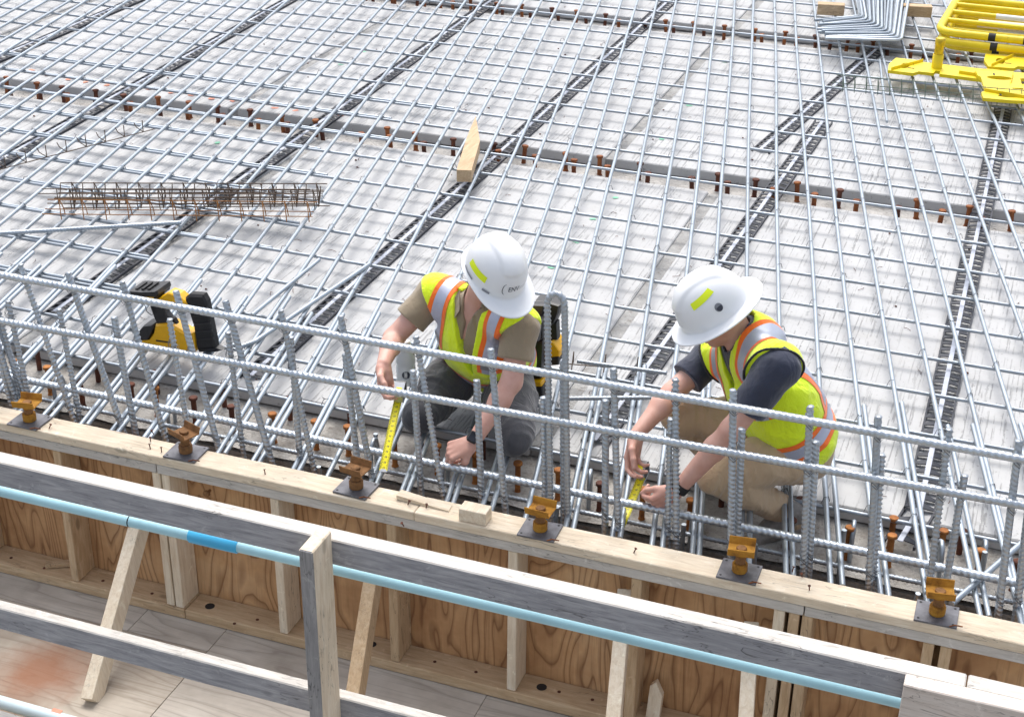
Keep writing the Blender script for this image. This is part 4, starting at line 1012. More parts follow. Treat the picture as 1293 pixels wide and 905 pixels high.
def person(label, J, o):
    """J: joints; o: outfit options"""
    org = np.array(J['root'], float)
    root = thing('person', label, 'person', org)
    pel, che, shL, shR, hc = J['pelvis'], J['chest'], J['shL'], J['shR'], J['head']
    shc = (shL+shR)/2; u0 = nz(shL-shR)
    Fp = frame(che-pel, J.get('hipdir', u0)); Fc = frame(shc-che+.35*(che-pel), u0)
    fd = nz(J['face']); hu = nz(V3(0, 0, 1)-fd*fd[2]); hl = np.cross(hu, fd); Fh = np.array([hl, fd, hu])
    neck0 = shc+Fc[2]*.015-Fc[1]*.01; neck1 = hc-hu*.07-fd*.025
    b = SDF()
    # torso core (inside the clothes)
    b.ell(pel, Fp, (.14, .095, .11), .05); b.ell((pel+che)/2, Fp, (.125, .09, .15), .05); b.ell(che, Fc, (.145, .098, .16), .05)
    b.cone(shR, shL, .05, .05, .05); b.cone(neck0, neck1, .058, .054, .035)
    # head
    b.ell(hc+hu*.025-fd*.008, Fh, (.074, .094, .095), .03); b.ell(hc-hu*.035+fd*.03, Fh, (.058, .062, .075), .035)
    b.ell(hc-hu*.092+fd*.062, Fh, (.026, .022, .02), .025)                                     # chin
    b.cone(hc+hu*.012+fd*.092, hc-hu*.028+fd*.110, .008, .0125, .012); b.ell(hc-hu*.032+fd*.103, Fh, (.017, .012, .009), .008)
    b.cone(hc+hl*.032+hu*.022+fd*.083, hc-hl*.032+hu*.022+fd*.083, .012, .012, .015)            # brow
    for s in (-1, 1):
        b.ell(hc+hl*s*.031+hu*.004+fd*.090, Fh, (.016, .010, .009), .006, 's'); b.ell(hc+hl*s*.031+hu*.004+fd*.083, Fh, (.013, .011, .010), .003)
        b.ell(hc+hl*s*.077-hu*.005-fd*.008, Fh, (.010, .021, .031), .006); b.ell(hc+hl*s*.040-hu*.02+fd*.07, Fh, (.022, .018, .02), .02)
    b.cone(hc+hl*.02-hu*.060+fd*.088, hc-hl*.02-hu*.060+fd*.088, .0065, .0065, .006); b.cone(hc+hl*.017-hu*.069+fd*.086, hc-hl*.017-hu*.069+fd*.086, .007, .007, .006)
    arms = {}
    for s in 'LR':
        S, Wr = J['sh'+s], J['wr'+s]; E = J.get('el'+s)
        if E is None: E = ik(S, Wr, .285, .255, J['pole'+s])
        arms[s] = (S, E, Wr)
        b.cone(S, E, .049, .040, .03); m1 = E+(Wr-E)*.3
        b.cone(E, m1, .039, .041, .02); b.cone(m1, Wr, .040, .026, .02)
        h_ = J['hand'+s]; hand(b, Wr, *h_[:5], **(h_[5] if len(h_) > 5 else {}))
    # legs (inside the trousers)
    legs = {}
    for s in 'LR':
        hp_, kn, an, to = J['hip'+s], J['knee'+s], J['ank'+s], J['toe'+s]; legs[s] = (hp_, kn, an, to)
        b.cone(hp_, kn, .07, .05, .04); b.cone(kn, an, .046, .036, .03)
    body = b.obj('body', 'skin', root, org, o.get('hb', .0034))
    # trousers
    t = SDF(); k_ = o.get('leg', 1.)
    t.ell(pel, Fp, (.172, .128, .13), .05)
    for s in 'LR':
        hp_, kn, an, to = legs[s]; mid = hp_+(kn-hp_)*.5+Fp[2]*.006
        t.cone(hp_, mid, .098*k_, .088*k_, .05); t.cone(mid, kn, .086*k_, .066*k_, .05); t.cone(kn, kn+(an-kn)*.45, .064*k_, .064*k_, .012); t.cone(kn+(an-kn)*.4, an, .063*k_, .052*k_, .03)
    wf = wrinkle(.0085, 44, o['seed'])
    fz = []
    for s in 'LR':
        hp_, kn, an, to = legs[s]
        for A0, B0, cs in ((hp_, kn, ((.10, .07, .0062, 150), (.80, .07, .0058, 185))), (kn, an, ((.12, .08, .0062, 170), (.85, .09, .0068, 190)))):
            L0 = np.linalg.norm(B0-A0); ax_ = nz(B0-A0); u_ = nz(np.cross(ax_, (.3, .2, 1.))); w_ = np.cross(ax_, u_)
            for c_, sg_, am_, fr_ in cs: fz.append((A0.astype(np.float32), ax_.astype(np.float32), u_.astype(np.float32), w_.astype(np.float32), c_*L0, sg_, am_, fr_, random.uniform(0, 6)))
    def folds(P):
        d = wf(P)
        for A0, ax_, u_, w_, c_, sg_, am_, fr_, ph in fz:
            q = P-A0; a = q@ax_; x = q@u_; y = q@w_; near = np.exp(-((a-c_)/sg_)**2)*np.exp(-(np.hypot(x, y)/.16)**4); th = np.arctan2(y, x)
            d = d+am_*near*(np.abs(np.sin(a*fr_*.5+1.7*np.sin(th+ph)+.6*np.sin(2*th+ph*2)))-.6)*(.45+.55*np.sin(th*1.5+ph))
        return d
    t.disp = folds
    t.obj('trousers', o['trouser'], root, org, .0048)
    # boots
    for s in 'LR':
        hp_, kn, an, to = legs[s]; bt = SDF(); bt.cone(an+(kn-an)*.12, an, .047, .047, .02); bt.cone(an, an+(to-an)*.5, .044, .042, .03); bt.cone(an+(to-an)*.45, to, .041, .036, .03)
        bo = bt.obj('boot', 'boot_grey', root, org, .006)
        dn = J.get('soledir', V3(0, 0, -1)); so_ = SDF(); a1 = an+dn*.042+(an-to)*.16; a2 = to+dn*.034
        so_.cone(a1, a2, .02, .017, .01); so_.cone((a1*.4+a2*.6)+Fp[0]*.016, a2+Fp[0]*.016, .02, .016, .01); so_.cone((a1*.4+a2*.6)-Fp[0]*.016, a2-Fp[0]*.016, .02, .016, .01); so_.obj('sole', 'boot_sole', bo, org, .007)
    # shirt
    sh = SDF(); sh.ell(pel+Fp[2]*.03, Fp, (.155, .112, .115), .05); sh.ell((pel+che)/2, Fp, (.148, .112, .16), .05); sh.ell(che, Fc, (.166, .116, .17), .05)
    sh.cone(shR-u0*.0, shL+u0*.0, .068, .068, .05)
    for s in 'LR':
        S, E, Wr = arms[s]; d = nz(E-S); e = S+(E-S)*o['sleeve']; sh.cone(S, e+d*.07, .069, .068, .035)
        def cut(P, d=d.astype(np.float32), e=e.astype(np.float32)):
            q = P-e; a = q@d; rad = np.linalg.norm(q-a[:, None]*d, axis=1); return np.maximum(-a, rad-.1)
        sh.func(cut, e-.1, e+.1, .004, 's')
    if 'hump' in o:
        hp0, hr = o['hump']; sh.ell(shc+Fc[2]*hp0[1]-Fc[1]*hp0[0], Fc, tuple(x-.022 for x in hr), .07)
    sh.cone(neck0+Fc[2]*.0, neck0+(neck1-neck0)*o['collar'], .070, .066, .02)
    def vneck(P):
        q = (P-neck0.astype(np.float32))@Fc.T.astype(np.float32); return np.maximum(np.abs(q[:, 0])-(.006+.42*np.maximum(q[:, 2]+o['vdeep'], 0)), -q[:, 1]-.0) if o['vdeep'] > 0 else np.full(len(P), .1, np.float32)
    sh.func(vneck, neck0-.14, neck0+.14, .006, 's')
    # hollow neck opening
    sh.cone(neck0+(neck1-neck0)*.3, neck1+(neck1-neck0)*.6, .060, .062, .004, 's')
    sh.disp = wrinkle(.0036, 48, o['seed']+1)
    sho = sh.obj('shirt', o['shirt'], root, org, .0048)
    # vest
    ve = SDF(); ve.ell(pel+Fp[2]*.045, Fp, (.20, .155, .115), .05); ve.ell((pel+che)/2, Fp, (.20, .158, .18), .05); ve.ell(che, Fc, (.20, .148, .19), .06)
    ve.cone(shR+u0*.004, shL-u0*.004, .080, .080, .05)
    for s, sg in (('L', 1), ('R', -1)):
        S, E, Wr = arms[s]; d = nz(E-S); ve.cone(S-u0*sg*.03, S+d*.09, .083, .084, .04)
    for s, sg in (('L', 1), ('R', -1)):
        S, E, Wr = arms[s]; d = nz(E-S); dp = nz(d*o.get('ahd', .75)+u0*sg*.6); st = S+dp*o.get('armhole', .012)
        def acut(P, d=d.astype(np.float32), dp=dp.astype(np.float32), st=st.astype(np.float32), S=S.astype(np.float32)):
            q = P-S; a_ = q@d; rad = np.linalg.norm(q-a_[:, None]*d, axis=1); return np.maximum(-((P-st)@dp), rad-.104)
        ve.func(acut, np.minimum(S, E)-.13, np.maximum(S, E)+.13, .005, 's')
    if 'hump' in o:
        hp0, hr = o['hump']; ve.ell(shc+Fc[2]*hp0[1]-Fc[1]*hp0[0], Fc, hr, .07); ve.it.insert(3, ve.it.pop())
    vb = np.array(J['vest_bottom']); vt = neck0
    def opening(P):
        q = P-vt.astype(np.float32); ax = (vb-vt).astype(np.float32); L = np.linalg.norm(ax); axn = ax/L; a = (q@axn)/L
        lat = np.abs((q-(q@axn)[:, None]*axn)@Fc[0].astype(np.float32)+.0); wd = o['vw']*(1-a)*np.clip(1-a, 0, 2)**.15+.004
        fr = (P-shc.astype(np.float32))@Fc[1].astype(np.float32)
        return np.maximum(np.maximum(lat-wd, a-1), -fr-.015)
    ve.func(opening, np.minimum(vt, vb)-.2, np.maximum(vt, vb)+.2, .004, 's')
    ve.cone(neck0-Fc[2]*.015, neck1+(neck1-neck0), .078, .085, .004, 's')
    # bottom hem
    hem = pel+Fp[2]*o['hem']
    ve.func(lambda P: ((P-hem.astype(np.float32))@Fp[2].astype(np.float32)), hem-.25, hem+.25, .004, 's')
    ve.disp = wrinkle(.0062, 32, o['seed']+2)
    vo = ve.obj('safety_vest', 'vest_yellow', root, org, .0048)
    stripes(vo, org, vo, shc, Fc, o['stripes'])
    if o.get('trim'):
        cuts = [i for i in ve.it if getattr(i[0], '__name__', '') == 'acut']; base = SDF(); base.it = [i for i in ve.it if getattr(i[0], '__name__', '') != 'acut']; base.disp = ve.disp
        for c_ in cuts:
            tr = SDF(); tr.func(lambda P, c_=c_: np.maximum(np.abs(base.ev(P))-.0045, np.abs(c_[0](P))-.0045), c_[1]-.0, c_[2]+.0, .001, 'u'); tr.obj('armhole_trim', 'trim_black', vo, org, .0036)
    # hair
    ha = SDF(); ha.ell(hc+hu*.028-fd*.016, Fh, (.079, .092, .094), .02); ha.func(lambda P: (P-(hc+fd*.022-hu*.02).astype(np.float32))@(nz(fd*.9-hu*.75)).astype(np.float32)*-1, hc-.2, hc+.2, .01, 's')
    ha.func(lambda P: (P-(hc-hu*.065).astype(np.float32))@hu.astype(np.float32), hc-.2, hc+.2, .01, 's'); ha.disp = wrinkle(.003, 160, 5)
    ha.obj('hair', 'hair_brown', root, org, .006)
    return root, org, dict(Fc=Fc, Fp=Fp, Fh=Fh, arms=arms, shc=shc, vest=vo, shirt=sho, hu=hu, fd=fd, hl=hl, hc=hc, neck0=neck0)

def strap(side, spec_low=-.16, uc=.132):
    """vertical shoulder strap on one side: orange / silver / orange (front and back)"""
    c = uc*side; out = []
    a, b_ = c-.024, c+.024
    for fb, vlow in ((1, spec_low), (-1, -.34)):
        lo = lambda nm, mat, x0, x1, lift: (nm, mat, [(0, x0, 1), (0, x1, -1), (2, vlow, 1), (1, 0, fb)], lift)
        out.append(lo('reflective_tape', 'vest_silver', a, b_, .0028)); out.append(lo('orange_tape', 'vest_orange', a-.019, a-.0005, .0024)); out.append(lo('orange_tape', 'vest_orange', b_+.0005, b_+.019, .0024))
    return out
def band(v0, v1, fl=1):
    return [('reflective_tape', 'vest_silver', [(2, v0, 1), (2, v1, -1)], .0034), ('orange_tape', 'vest_orange', [(2, v0-.021, 1), (2, v0-.0005, -1)], .0030), ('orange_tape', 'vest_orange', [(2, v1+.0005, 1), (2, v1+.021, -1)], .0030)]

# ---- worker holding the bar (grey trousers, khaki shirt)
hc = PY(622, 347, 4.83)
J = dict(root=(-1.95, 5.0, .095), pelvis=V3(-1.985, 5.20, .23), chest=V3(-1.955, 5.05, .47), shL=PY(657, 412, 4.86), shR=PY(549, 371, 4.99), head=hc, face=V3(.72, -.52, -.46), hipdir=V3(.97, -.2, 0),
         wrL=PY(597, 559, 4.54), wrR=PY(484, 460, 4.66), elL=PY(646, 482, 4.75), elR=PY(497, 427, 4.87),
         hipL=V3(-1.90, 5.17, .22), hipR=V3(-2.07, 5.20, .22), kneeL=PY(652, 552, 4.73), kneeR=PY(531, 524, 4.77), ankL=V3(-1.86, 5.12, .16), ankR=V3(-2.06, 5.16, .16), toeL=V3(-1.86, 5.25, .13), toeR=V3(-2.06, 5.29, .13), soledir=V3(0, .9, .3),
         vest_bottom=PY(600, 470, 4.9))
J['chest'] = (J['shL']+J['shR'])/2+V3(.0, .06, -.155)
gz = PY(572, 583, 4.474)
J['handL'] = (nz(V3(-.72, -.42, -.30)), V3(-.30, .35, -.9), V3(.55, -.85, -.1), [(62, 62, 35), (66, 64, 38), (66, 64, 38), (64, 62, 38)], [(.6, .6, .35), (.75, .1, .75), (.6, -.35, .8)], dict(sp=.5, sc=1.04))
J['handR'] = (nz(V3(.30, -.42, -.86)), V3(.86, -.25, .35), V3(.25, -.85, .30), [(30, 45, 25), (36, 50, 25), (40, 52, 28), (44, 55, 30)], [(.55, .6, .45), (.8, .1, .55), (.9, -.1, .3)], dict(sp=.7, sc=1.02))
st = strap(1)+strap(-1)+band(-.335, -.29)
st += [('grey_band', 'vest_grey', [(2, -.135, 1), (2, -.110, -1), (1, 0, 1), (0, .104, 1), (0, .152, -1)], .0042), ('grey_band', 'vest_grey', [(2, -.135, 1), (2, -.110, -1), (1, 0, 1), (0, -.152, 1), (0, -.104, -1)], .0042)]
w1, o1, D1 = person('man in khaki shirt, grey trousers and yellow vest gripping the edge bar', J, dict(trouser='jeans_grey', shirt='shirt_khaki', sleeve=.60, collar=.62, vdeep=.015, vw=.062, hem=-.055, seed=3, stripes=st, leg=1.1))
hd, rect, text, patch, wfn, sfn = helmet(w1, o1, hc+D1['hu']*.028+D1['fd']*.004, D1['fd'], D1['hu']+D1['fd']*.06, False, 1.06)
rect('yellow_sticker', 'sticker_yellow', -1.85, -1.05, .25, .44)
text('logo_text', 'ENV', 'ink_dark', -.06, .26, .030); text('logo_text', ':::::::::', 'ink_grey', .30, .28, .022)
pts = [(-.36+.12*math.cos(a), .32+.16*math.sin(a)) for a in np.linspace(R(95), R(265), 14)]+[(-.36+.095*math.cos(a), .32+.15*math.sin(a)) for a in np.linspace(R(265), R(95), 14)]
patch('logo_arc', 'ink_dark', pts, [(i, i+1, 26-i, 27-i) for i in range(13)], .002)
rect('side_slot', 'ink_grey', -1.05, -.80, .03, .09, .003); rect('side_slot', 'ink_grey', -1.95, -1.45, .03, .08, .003)

# ---- worker with the tape between his hands (tan trousers, navy shirt)
hc = PY(906, 395, 4.78)
J = dict(root=(-.75, 4.85, -.08), pelvis=V3(-.655, 4.96, .24), chest=V3(0, 0, 0), shL=PY(984, 463, 4.61), shR=PY(904, 444, 5.04), head=hc, face=V3(-.76, -.38, -.53), hipdir=V3(.62, -.78, 0),
         wrL=PY(855, 619, 4.50), wrR=PY(804, 548, 4.68), poleL=V3(.4, -.3, -.6), elR=PY(848, 497, 4.87),
         hipL=V3(-.63, 4.87, .24), hipR=V3(-.74, 5.03, .24), kneeL=PY(902, 601, 4.64), kneeR=PY(855, 524, 4.93), ankL=PY(1002, 650, 4.81), ankR=V3(-.90, 5.06, .02), toeL=PY(950, 684, 4.70), toeR=V3(-1.05, 4.98, -.02),
         vest_bottom=PY(905, 500, 4.72))
J['chest'] = (J['shL']+J['shR'])/2+V3(.085, .055, -.13)
J['handL'] = (nz(V3(-.72, -.28, -.60)), V3(-.1, .8, .35), V3(-.45, .35, .85), [(52, 62, 30), (60, 72, 40), (64, 76, 42), (66, 76, 42)], [(.85, .4, .35), (.85, .05, .5), (.9, -.2, .35)], dict(sp=.5, sc=1.02))
J['handR'] = (nz(V3(-.05, -.38, -.92)), V3(.85, -.35, .2), V3(.35, -.75, .3), [(18, 42, 25), (24, 48, 28), (30, 50, 30), (34, 52, 30)], [(.62, .5, .45), (.85, .12, .5), (.95, -.05, .3)], dict(sp=.8, sc=1.02))
st = strap(1, -.16, .118)+strap(-1, -.16, .118)+band(-.36, -.315)
w2, o2, D2 = person('man in navy shirt, tan trousers and yellow vest measuring with a tape', J, dict(trouser='trousers_tan', shirt='shirt_navy', sleeve=.66, collar=.30, vdeep=0, vw=.042, hem=-.075, seed=11, stripes=st, leg=1.02, armhole=-.012, ahd=.5, hump=((.055, .045), (.15, .105, .12)), trim=True))
hd, rect, text, patch, wfn, sfn = helmet(w2, o2, hc+D2['hu']*.022+D2['fd']*.0, D2['fd'], D2['hu']+D2['fd']*.05, True, 1.06)
def bar_patch(t0, q0, L, w, ang):
    ca, sa = math.cos(ang), math.sin(ang); uv = []
    for j in range(4):
        for i in range(11): x, y = L*(i/10-.5), w*(j/3-.5); uv.append((t0+(x*ca-y*sa)/.125, q0+(x*sa+y*ca)/.16))
    return patch('yellow_sticker', 'sticker_yellow', uv, [(j*11+i, (j+1)*11+i, (j+1)*11+i+1, j*11+i+1) for j in range(3) for i in range(10)], .0018)
bar_patch(1.45, .76, .108, .032, R(14))
rect('yellow_sticker', 'sticker_yellow', -1.55, -1.15, .45, .62)
pts = [(1.72+.11*math.cos(a), .36+.11*math.sin(a)) for a in np.linspace(0, 2*math.pi, 20, endpoint=False)]
patch('round_sticker', 'ink_grey', pts, [tuple(range(20))], .0018)
pts = [(1.73+.085*math.cos(a), .335+.075*math.sin(a)) for a in np.linspace(R(150), R(400), 16)]
patch('round_sticker', 'ink_dark', pts, [tuple(range(16))], .0026)
text('logo_text', 'ENV', 'ink_dark', .10, .16, .018); text('logo_text', '::::::::', 'ink_grey', .33, .17, .015)
for t0 in (.95, 1.75):
    rect('side_clip', 'helmet_white', t0, t0+.16, .05, .13, .010); 

# ------------------------------------------------------------------ worn and held things, tools
def ring(c, ax, r, w, t, n=24, ell=1., up=None):
    """flat band (strap) round a limb"""
    ax = nz(ax); u = nz(np.cross(ax, (0, 0, 1.)) if up is None else up-ax*(np.array(up)@ax)); v = np.cross(ax, u); m = MB(); vv = []; ff = []
    for k in range(n):
        a = 2*math.pi*k/n; d = u*math.cos(a)+v*math.sin(a)*ell
        for rr, s in ((r, -1), (r+t, -1), (r+t, 1), (r, 1)): vv.append(c+d*rr+ax*s*w/2)
    for k in range(n):
        k2 = (k+1) % n
        for j in range(4): ff.append((k*4+j, k*4+(j+1) % 4, k2*4+(j+1) % 4, k2*4+j))
    m.add(vv, ff); return m
# wrist watch
S, E, Wr = D1['arms']['L']; ax = nz(Wr-E); c = Wr-ax*.012
view = nz(np.array((0, 0, CAMH))-c); nrm_ = nz(view-ax*(view@ax)+V3(-.2, 0, .3)); nrm_ = nz(nrm_-ax*(nrm_@ax)); sd_ = np.cross(ax, nrm_)
wt = thing('wrist_watch', 'black smart watch on the wrist of the man gripping the bar', 'watch', c)
m = ring(c, ax, .0285, .020, .004); m.build('strap', 'rubber_black', wt, c)
Mx = Matrix((sd_, ax, nrm_)).transposed().to_4x4(); Mx.translation = c+nrm_*.034
m = MB(); m.xbox(Mx, (.019, .022, .006), .004); cs = m.build('case', 'tool_black', wt, c)
Mx2 = Mx.copy(); Mx2.translation = c+nrm_*.0405; m = MB(); m.xbox(Mx2, (.0145, .0175, .0008), .0003); m.build('screen', 'glass_dark', cs, c)
S, E, Wr = D2['arms']['L']; ax = nz(Wr-E); c = Wr-ax*.02
m = ring(V3(0, 0, 0), ax, .0292, .03, .0045); o = m.build('wrist_band', 'rubber_black'); o.location = c; tag(o, 'wide black band on the wrist of the man with the tape', 'wristband')

def tape(label, C, fdir, updir, path, casemat):
    """case + curved yellow blade with graduations"""
    r_ = thing('tape_measure', label, 'tape measure', C); f = nz(fdir); u = nz(np.array(updir)-f*(np.array(updir)@f)); s = np.cross(u, f)
    Mx = Matrix((f, s, u)).transposed().to_4x4(); Mx.translation = C
    m = MB(); pl = [(-.036, -.033), (.03, -.033), (.036, -.022), (.032, .012), (.014, .034), (-.02, .036), (-.036, .018)]
    m.prism(pl, Mx @ Matrix.Rotation(R(90), 4, 'X') @ Matrix.Translation((0, 0, -.019)), .038); cs = m.build('case', casemat, r_, C)
    m = MB(); Mb = Mx.copy(); Mb.translation = C+u*.028+f*.012; m.xbox(Mb, (.012, .013, .008), .003); m.build('lock_button', 'tape_yellow', r_, C)
    for sg in (-1, 1):
        m = MB(); m.prism([(x*.72, y*.72) for x, y in pl], Mx @ Matrix.Rotation(R(90), 4, 'X') @ Matrix.Translation((0, 0, .0192*sg-.0006)), .0012); m.build('side_cover', 'tool_black', cs, C)
    path = [np.array(p) for p in path]; n = 28; P_ = []
    for i in range(n+1):
        t = i/n; P_.append(path[0]*(1-t)**2+2*path[1]*t*(1-t)+path[2]*t*t)
    vv = []; ff = []; hw = .0155; K = 5; tick = MB()
    for i, p in enumerate(P_):
        d = nz(P_[min(i+1, n)]-P_[max(i-1, 0)]); sd_ = nz(np.cross(d, (0, 0, 1))); up_ = np.cross(sd_, d)
        for k in range(K): q = (k/(K-1)-.5)*2; vv.append(p+sd_*hw*q+up_*.004*q*q)
        if 0 < i < n:
            for side in (-1, 1):
                for dd in (-.0045, .0, .0045):
                    ln = .005 if dd else .0085; a = p+d*dd+sd_*side*hw*.97+up_*(.0042); b2 = p+d*dd+sd_*side*(hw-ln)+up_*(.004*((hw-ln)/hw)**2+.0005)
                    tick.add([a-d*.0006, a+d*.0006, b2+d*.0006, b2-d*.0006], [(0, 1, 2, 3)])
            if i % 2: 
                q0 = p+up_*.0007; tick.add([q0-d*.004-sd_*.003, q0+d*.004-sd_*.003, q0+d*.004-sd_*.0005, q0-d*.004-sd_*.0005], [(0, 1, 2, 3)]); tick.add([q0-d*.004+sd_*.002, q0+d*.004+sd_*.002, q0+d*.004+sd_*.004, q0-d*.004+sd_*.004], [(0, 1, 2, 3)])
    for i in range(n):
        for k in range(K-1): ff.append((i*K+k, i*K+k+1, (i+1)*K+k+1, (i+1)*K+k))
    m = MB(); m.add(vv, ff, True); bl = m.build('blade', 'tape_yellow', r_, C); tick.build('graduations', 'ink_dark', bl, C)
    e = P_[-1]; d = nz(P_[-1]-P_[-2]); sd_ = nz(np.cross(d, (0, 0, 1))); Mx = Matrix((d, sd_, np.cross(d, sd_))).transposed().to_4x4(); Mx.translation = e
    m = MB(); m.xbox(Mx, (.006, .0155, .0022), .0006); m.build('end_hook', 'metal_silver', bl, C)
C1 = PY(505, 494, 4.605); a = PY(503, 505, 4.60); e = PY(484, 594, 4.345)
tape('silver tape measure in the hand beside the grey-trousered knee', C1, e-a, V3(0, .3, 1), [a, (a+e)/2+V3(0, 0, .012), e], 'metal_silver')
C2 = PY(810, 594, 4.665); a = PY(810, 603, 4.645); e = PY(774, 688, 4.345)
tape('silver tape measure stretched between the hands of the tan-trousered man', C2, e-a, V3(0, .3, 1), [a, (a+e)/2+V3(0, 0, -.006), e], 'metal_silver')

# print on the back of the second man's vest, laid onto the cloth
from mathutils.bvhtree import BVHTree
bv = D2['vest'].data; tree = BVHTree.FromPolygons([v.co for v in bv.vertices], [tuple(p.vertices) for p in bv.polygons])
Fc2 = D2['Fc']
def on_back(u, v_):
    s0 = Vector(D2['shc']-o2+Fc2[0]*u+Fc2[2]*v_-Fc2[1]*.5); h = tree.ray_cast(s0, Vector(Fc2[1])); return (h[0]-Vector(Fc2[1])*.0025) if h[0] is not None else None
def print_back(nm, uv, faces):
    pts = [on_back(*p) for p in uv]
    if all(p is not None for p in pts): link(nm, mesh(nm, pts, faces, 'ink_dark'), D2['vest'])
aa = np.linspace(R(140), R(330), 16); cu_, cv_ = .0, .03
print_back('vest_print', [(cu_+.062*math.cos(a), cv_+.05*math.sin(a)) for a in aa]+[(cu_+.056*math.cos(a), cv_+.046*math.sin(a)) for a in aa[::-1]], [(i, i+1, 30-i, 31-i) for i in range(15)])
for x0, segs in ((-.026, [((0, 0), (0, .032)), ((0, .032), (.018, .032)), ((0, .016), (.014, .016)), ((0, 0), (.018, 0))]), (.004, [((0, 0), (0, .032)), ((0, .032), (.02, 0)), ((.02, 0), (.02, .032))])):
    for (a, b_) in segs:
        a = np.array(a)+(x0, cv_-.012); b_ = np.array(b_)+(x0, cv_-.012); d = nz(b_-a); n_ = np.array((-d[1], d[0]))*.002
        P4 = [a+n_, (a+b_)/2+n_, b_+n_, b_-n_, (a+b_)/2-n_, a-n_]; print_back('vest_print', [tuple(-p[0] if k == 0 else p[k] for k in (0, 1)) for p in P4], [(0, 1, 4, 5), (1, 2, 3, 4)])
# collar flaps of the khaki shirt
Fc, n0 = D1['Fc'], D1['neck0']
for sg in (-1, 1):
    m = MB(); a = n0+Fc[1]*.078+Fc[0]*sg*.020+Fc[2]*.012
    vs_ = [n0+Fc[0]*sg*.068+Fc[1]*.01+Fc[2]*.072, n0+Fc[0]*sg*.030+Fc[1]*.074+Fc[2]*.040, n0+Fc[0]*sg*.052+Fc[1]*.098-Fc[2]*.012, n0+Fc[0]*sg*.088+Fc[1]*.045+Fc[2]*.022]
    th_ = [p-Fc[1]*.004-Fc[2]*.004 for p in vs_]
    m.add(vs_+th_, [(0, 1, 2, 3), (7, 6, 5, 4), (0, 4, 5, 1), (1, 5, 6, 2), (2, 6, 7, 3), (3, 7, 4, 0)]); m.build('collar', 'shirt_khaki', D1['shirt'], o1)

# tying gun standing on the mat -------------------------------------------------
Y0 = 5.06
def zt(x, y): return (150+x/8.08, 330+y/8.08)
gun = thing('tying_gun', 'yellow and black cordless rebar tying gun standing battery up on the mat', 'power tool', PY(*zt(480, 900), Y0)); OGN = np.array(gun.location)
def side(poly, y0, y1, name, mat, parent=gun, org=OGN, Yc=Y0, zf=zt, ch=.006):
    pts = [PY(*zf(*p), Yc) for p in poly]; c = np.mean(pts, axis=0); m = MB(); n = len(pts)
    def rim(y, k): return [(c[0]+(p[0]-c[0])*k, y, c[2]+(p[2]-c[2])*k) for p in pts]
    L = [rim(y0, .90), rim(y0+ch, 1.), rim(y1-ch, 1.), rim(y1, .90)]; v = sum(L, []); f = [tuple(range(n))[::-1], tuple(range(3*n, 4*n))]
    for r_ in range(3):
        for i in range(n): f.append((r_*n+i, r_*n+(i+1) % n, (r_+1)*n+(i+1) % n, (r_+1)*n+i))
    a2 = sum(pts[i][0]*pts[(i+1) % n][2]-pts[(i+1) % n][0]*pts[i][2] for i in range(n))
    if a2 < 0: f = [q[::-1] for q in f]
    m.add(v, f); return m.build(name, mat, parent, org)
bat = side([(165, 258), (300, 268), (440, 262), (455, 300), (440, 345), (205, 340), (175, 310)], Y0-.05, Y0+.075, 'battery', 'tool_black', ch=.012)
for k in range(3): side([(205+k*60, 250), (230+k*60, 250), (230+k*60, 262), (205+k*60, 262)], Y0-.03, Y0+.05, 'battery_rib', 'rubber_black', bat, OGN, ch=.002)
side([(240, 330), (420, 335), (425, 320), (240, 312)], Y0-.0525, Y0-.045, 'battery_label', 'tool_yellow', bat, OGN, ch=.001)
side([(215, 345), (440, 352), (540, 290), (640, 320), (720, 390), (755, 450), (690, 468), (620, 420), (570, 408), (500, 415), (460, 385), (240, 375)], Y0-.032, Y0+.032, 'upper_housing', 'tool_yellow')
side([(300, 385), (460, 388), (470, 420), (330, 420)], Y0-.024, Y0+.024, 'handle_neck', 'tool_black')
side([(340, 415), (455, 415), (500, 520), (540, 570), (560, 610), (415, 620), (385, 560)], Y0-.022, Y0+.022, 'grip', 'tool_black', ch=.01)
side([(545, 560), (575, 575), (610, 640), (580, 655), (550, 620)], Y0-.012, Y0+.012, 'trigger', 'rubber_black', ch=.004)
side([(215, 775), (350, 765), (395, 700), (415, 612), (560, 605), (640, 650), (720, 695), (805, 695), (818, 895), (690, 895), (560, 860), (218, 815)], Y0-.04, Y0+.04, 'lower_housing', 'tool_yellow', ch=.012)
side([(220, 715), (300, 618), (395, 608), (410, 640), (350, 765), (225, 770)], Y0-.043, Y0+.05, 'motor_cap', 'tool_black', ch=.012)
side([(430, 760), (640, 790), (640, 800), (430, 775)], Y0-.0425, Y0-.038, 'seam', 'rubber_black', ch=.001)
side([(700, 352), (740, 316), (880, 326), (915, 390), (940, 520), (1010, 872), (830, 892), (792, 650)], Y0-.024, Y0+.024, 'reel_arm', 'rubber_black', ch=.01)
for k in range(5): side([(770+k*14, 450+k*78), (930+k*16, 440+k*78), (934+k*16, 460+k*78), (774+k*14, 470+k*78)], Y0-.028, Y0-.018, 'arm_rib', 'tool_black', ch=.002)
side([(830, 880), (1010, 862), (1075, 890), (1010, 905), (840, 905)], Y0-.02, Y0+.02, 'nose', 'tool_black', ch=.003)
m = MB(); m.tube([PY(*zt(*p), Y0-.03) for p in ((275, 395), (265, 440), (285, 510), (330, 545), (355, 540), (330, 470), (318, 410))], .0018, 6); m.build('wrist_loop', 'rubber_black', gun, OGN)

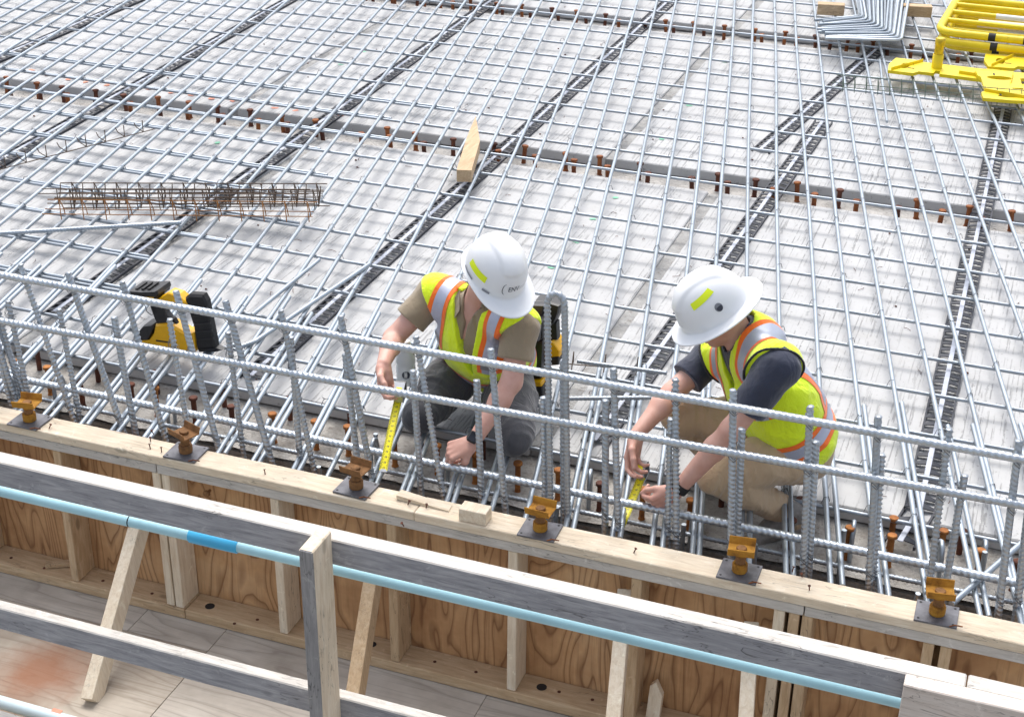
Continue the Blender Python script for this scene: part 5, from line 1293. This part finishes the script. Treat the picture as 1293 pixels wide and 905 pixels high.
# two cordless drills behind the first man --------------------------------------
def zd(x, y): return (640+x/5.325, 350+y/5.325)
def drill(label, Yd, batt, bandp, grip_, body_, chuck, hm='tool_black'):
    pb = PY(*zd(*batt[0]), Yd); r_ = thing('cordless_drill', label, 'drill', pb, 'cordless drills behind the kneeling man'); og = np.array(r_.location)
    def sp(poly, a, b_, nm, mt, ch=.006): return side(poly, Yd+a, Yd+b_, nm, mt, r_, og, Yd, zd, ch)
    sp(batt, -.045, .06, 'battery', 'tool_black', .01); sp(bandp, -.042, .055, 'battery_clip', 'tool_yellow'); sp(grip_, -.022, .022, 'grip', 'tool_black', .008)
    sp(body_, -.035, .05, 'motor_housing', hm, .012); sp(chuck, -.075, -.03, 'chuck', 'tool_black', .012)
drill('black and yellow drill standing half hidden by the kneeling man', 5.24, [(155, 705), (262, 705), (266, 790), (160, 795)], [(158, 672), (250, 672), (256, 706), (156, 706)], [(190, 400), (255, 400), (250, 520), (238, 672), (178, 672), (172, 520)], [(165, 300), (262, 270), (262, 390), (240, 405), (170, 400)], [(172, 290), (258, 290), (250, 385), (170, 385)])
drill('yellow-footed drill standing inside the hairpin bar', 5.36, [(240, 515), (372, 500), (372, 560), (262, 568)], [(250, 430), (330, 405), (375, 470), (372, 512), (242, 520)], [(300, 300), (345, 290), (350, 410), (305, 420)], [(205, 140), (300, 150), (372, 170), (360, 230), (330, 300), (230, 220)], [(200, 138), (290, 142), (270, 220), (222, 215)])

# clear bottle by the first man's hand ----------------------------------------
pb = PY(513, 483, 4.93); bt = thing('clear_bottle', 'clear plastic bottle with a round black mark behind the forearm', 'bottle', pb, None, 0.)
m = MB(); m.lathe([(.036, .0), (.04, .006), (.04, .075), (.036, .085), (.04, .095), (.038, .13), (.022, .158), (.019, .165), (.019, .178), (.012, .18)], n=24); link('bottle_body', m.me('bottle_body', 'bottle_plastic'), bt)
m = MB(); m.lathe([(.0215, .168), (.0215, .188), (.018, .190)], n=18); link('cap', m.me('cap', 'white_paint'), bt)
vd = nz(V3(-pb[0], -pb[1], 0)); a0 = math.atan2(vd[1], vd[0])
def wrapm(pts, off=.0405): return [(off*math.cos(a0+x/.04), off*math.sin(a0+x/.04), z) for x, z in pts]
m = MB(); n = 18; m.add(wrapm([(.017*math.cos(2*math.pi*k/n), .055+.017*math.sin(2*math.pi*k/n)) for k in range(n)], .0408), [tuple(range(n))]); link('round_mark', m.me('round_mark', 'ink_dark'), bt)
m = MB(); 
for zc in (.0585, .0515):
    vv = wrapm([(.0052*math.cos(2*math.pi*k/12)*s, zc+.004*math.sin(2*math.pi*k/12)*s) for s in (.45, 1.) for k in range(12)], .0412); m.add(vv, [(k, (k+1) % 12, 12+(k+1) % 12, 12+k) for k in range(12)])
link('numeral', m.me('numeral', 'white_paint'), bt)
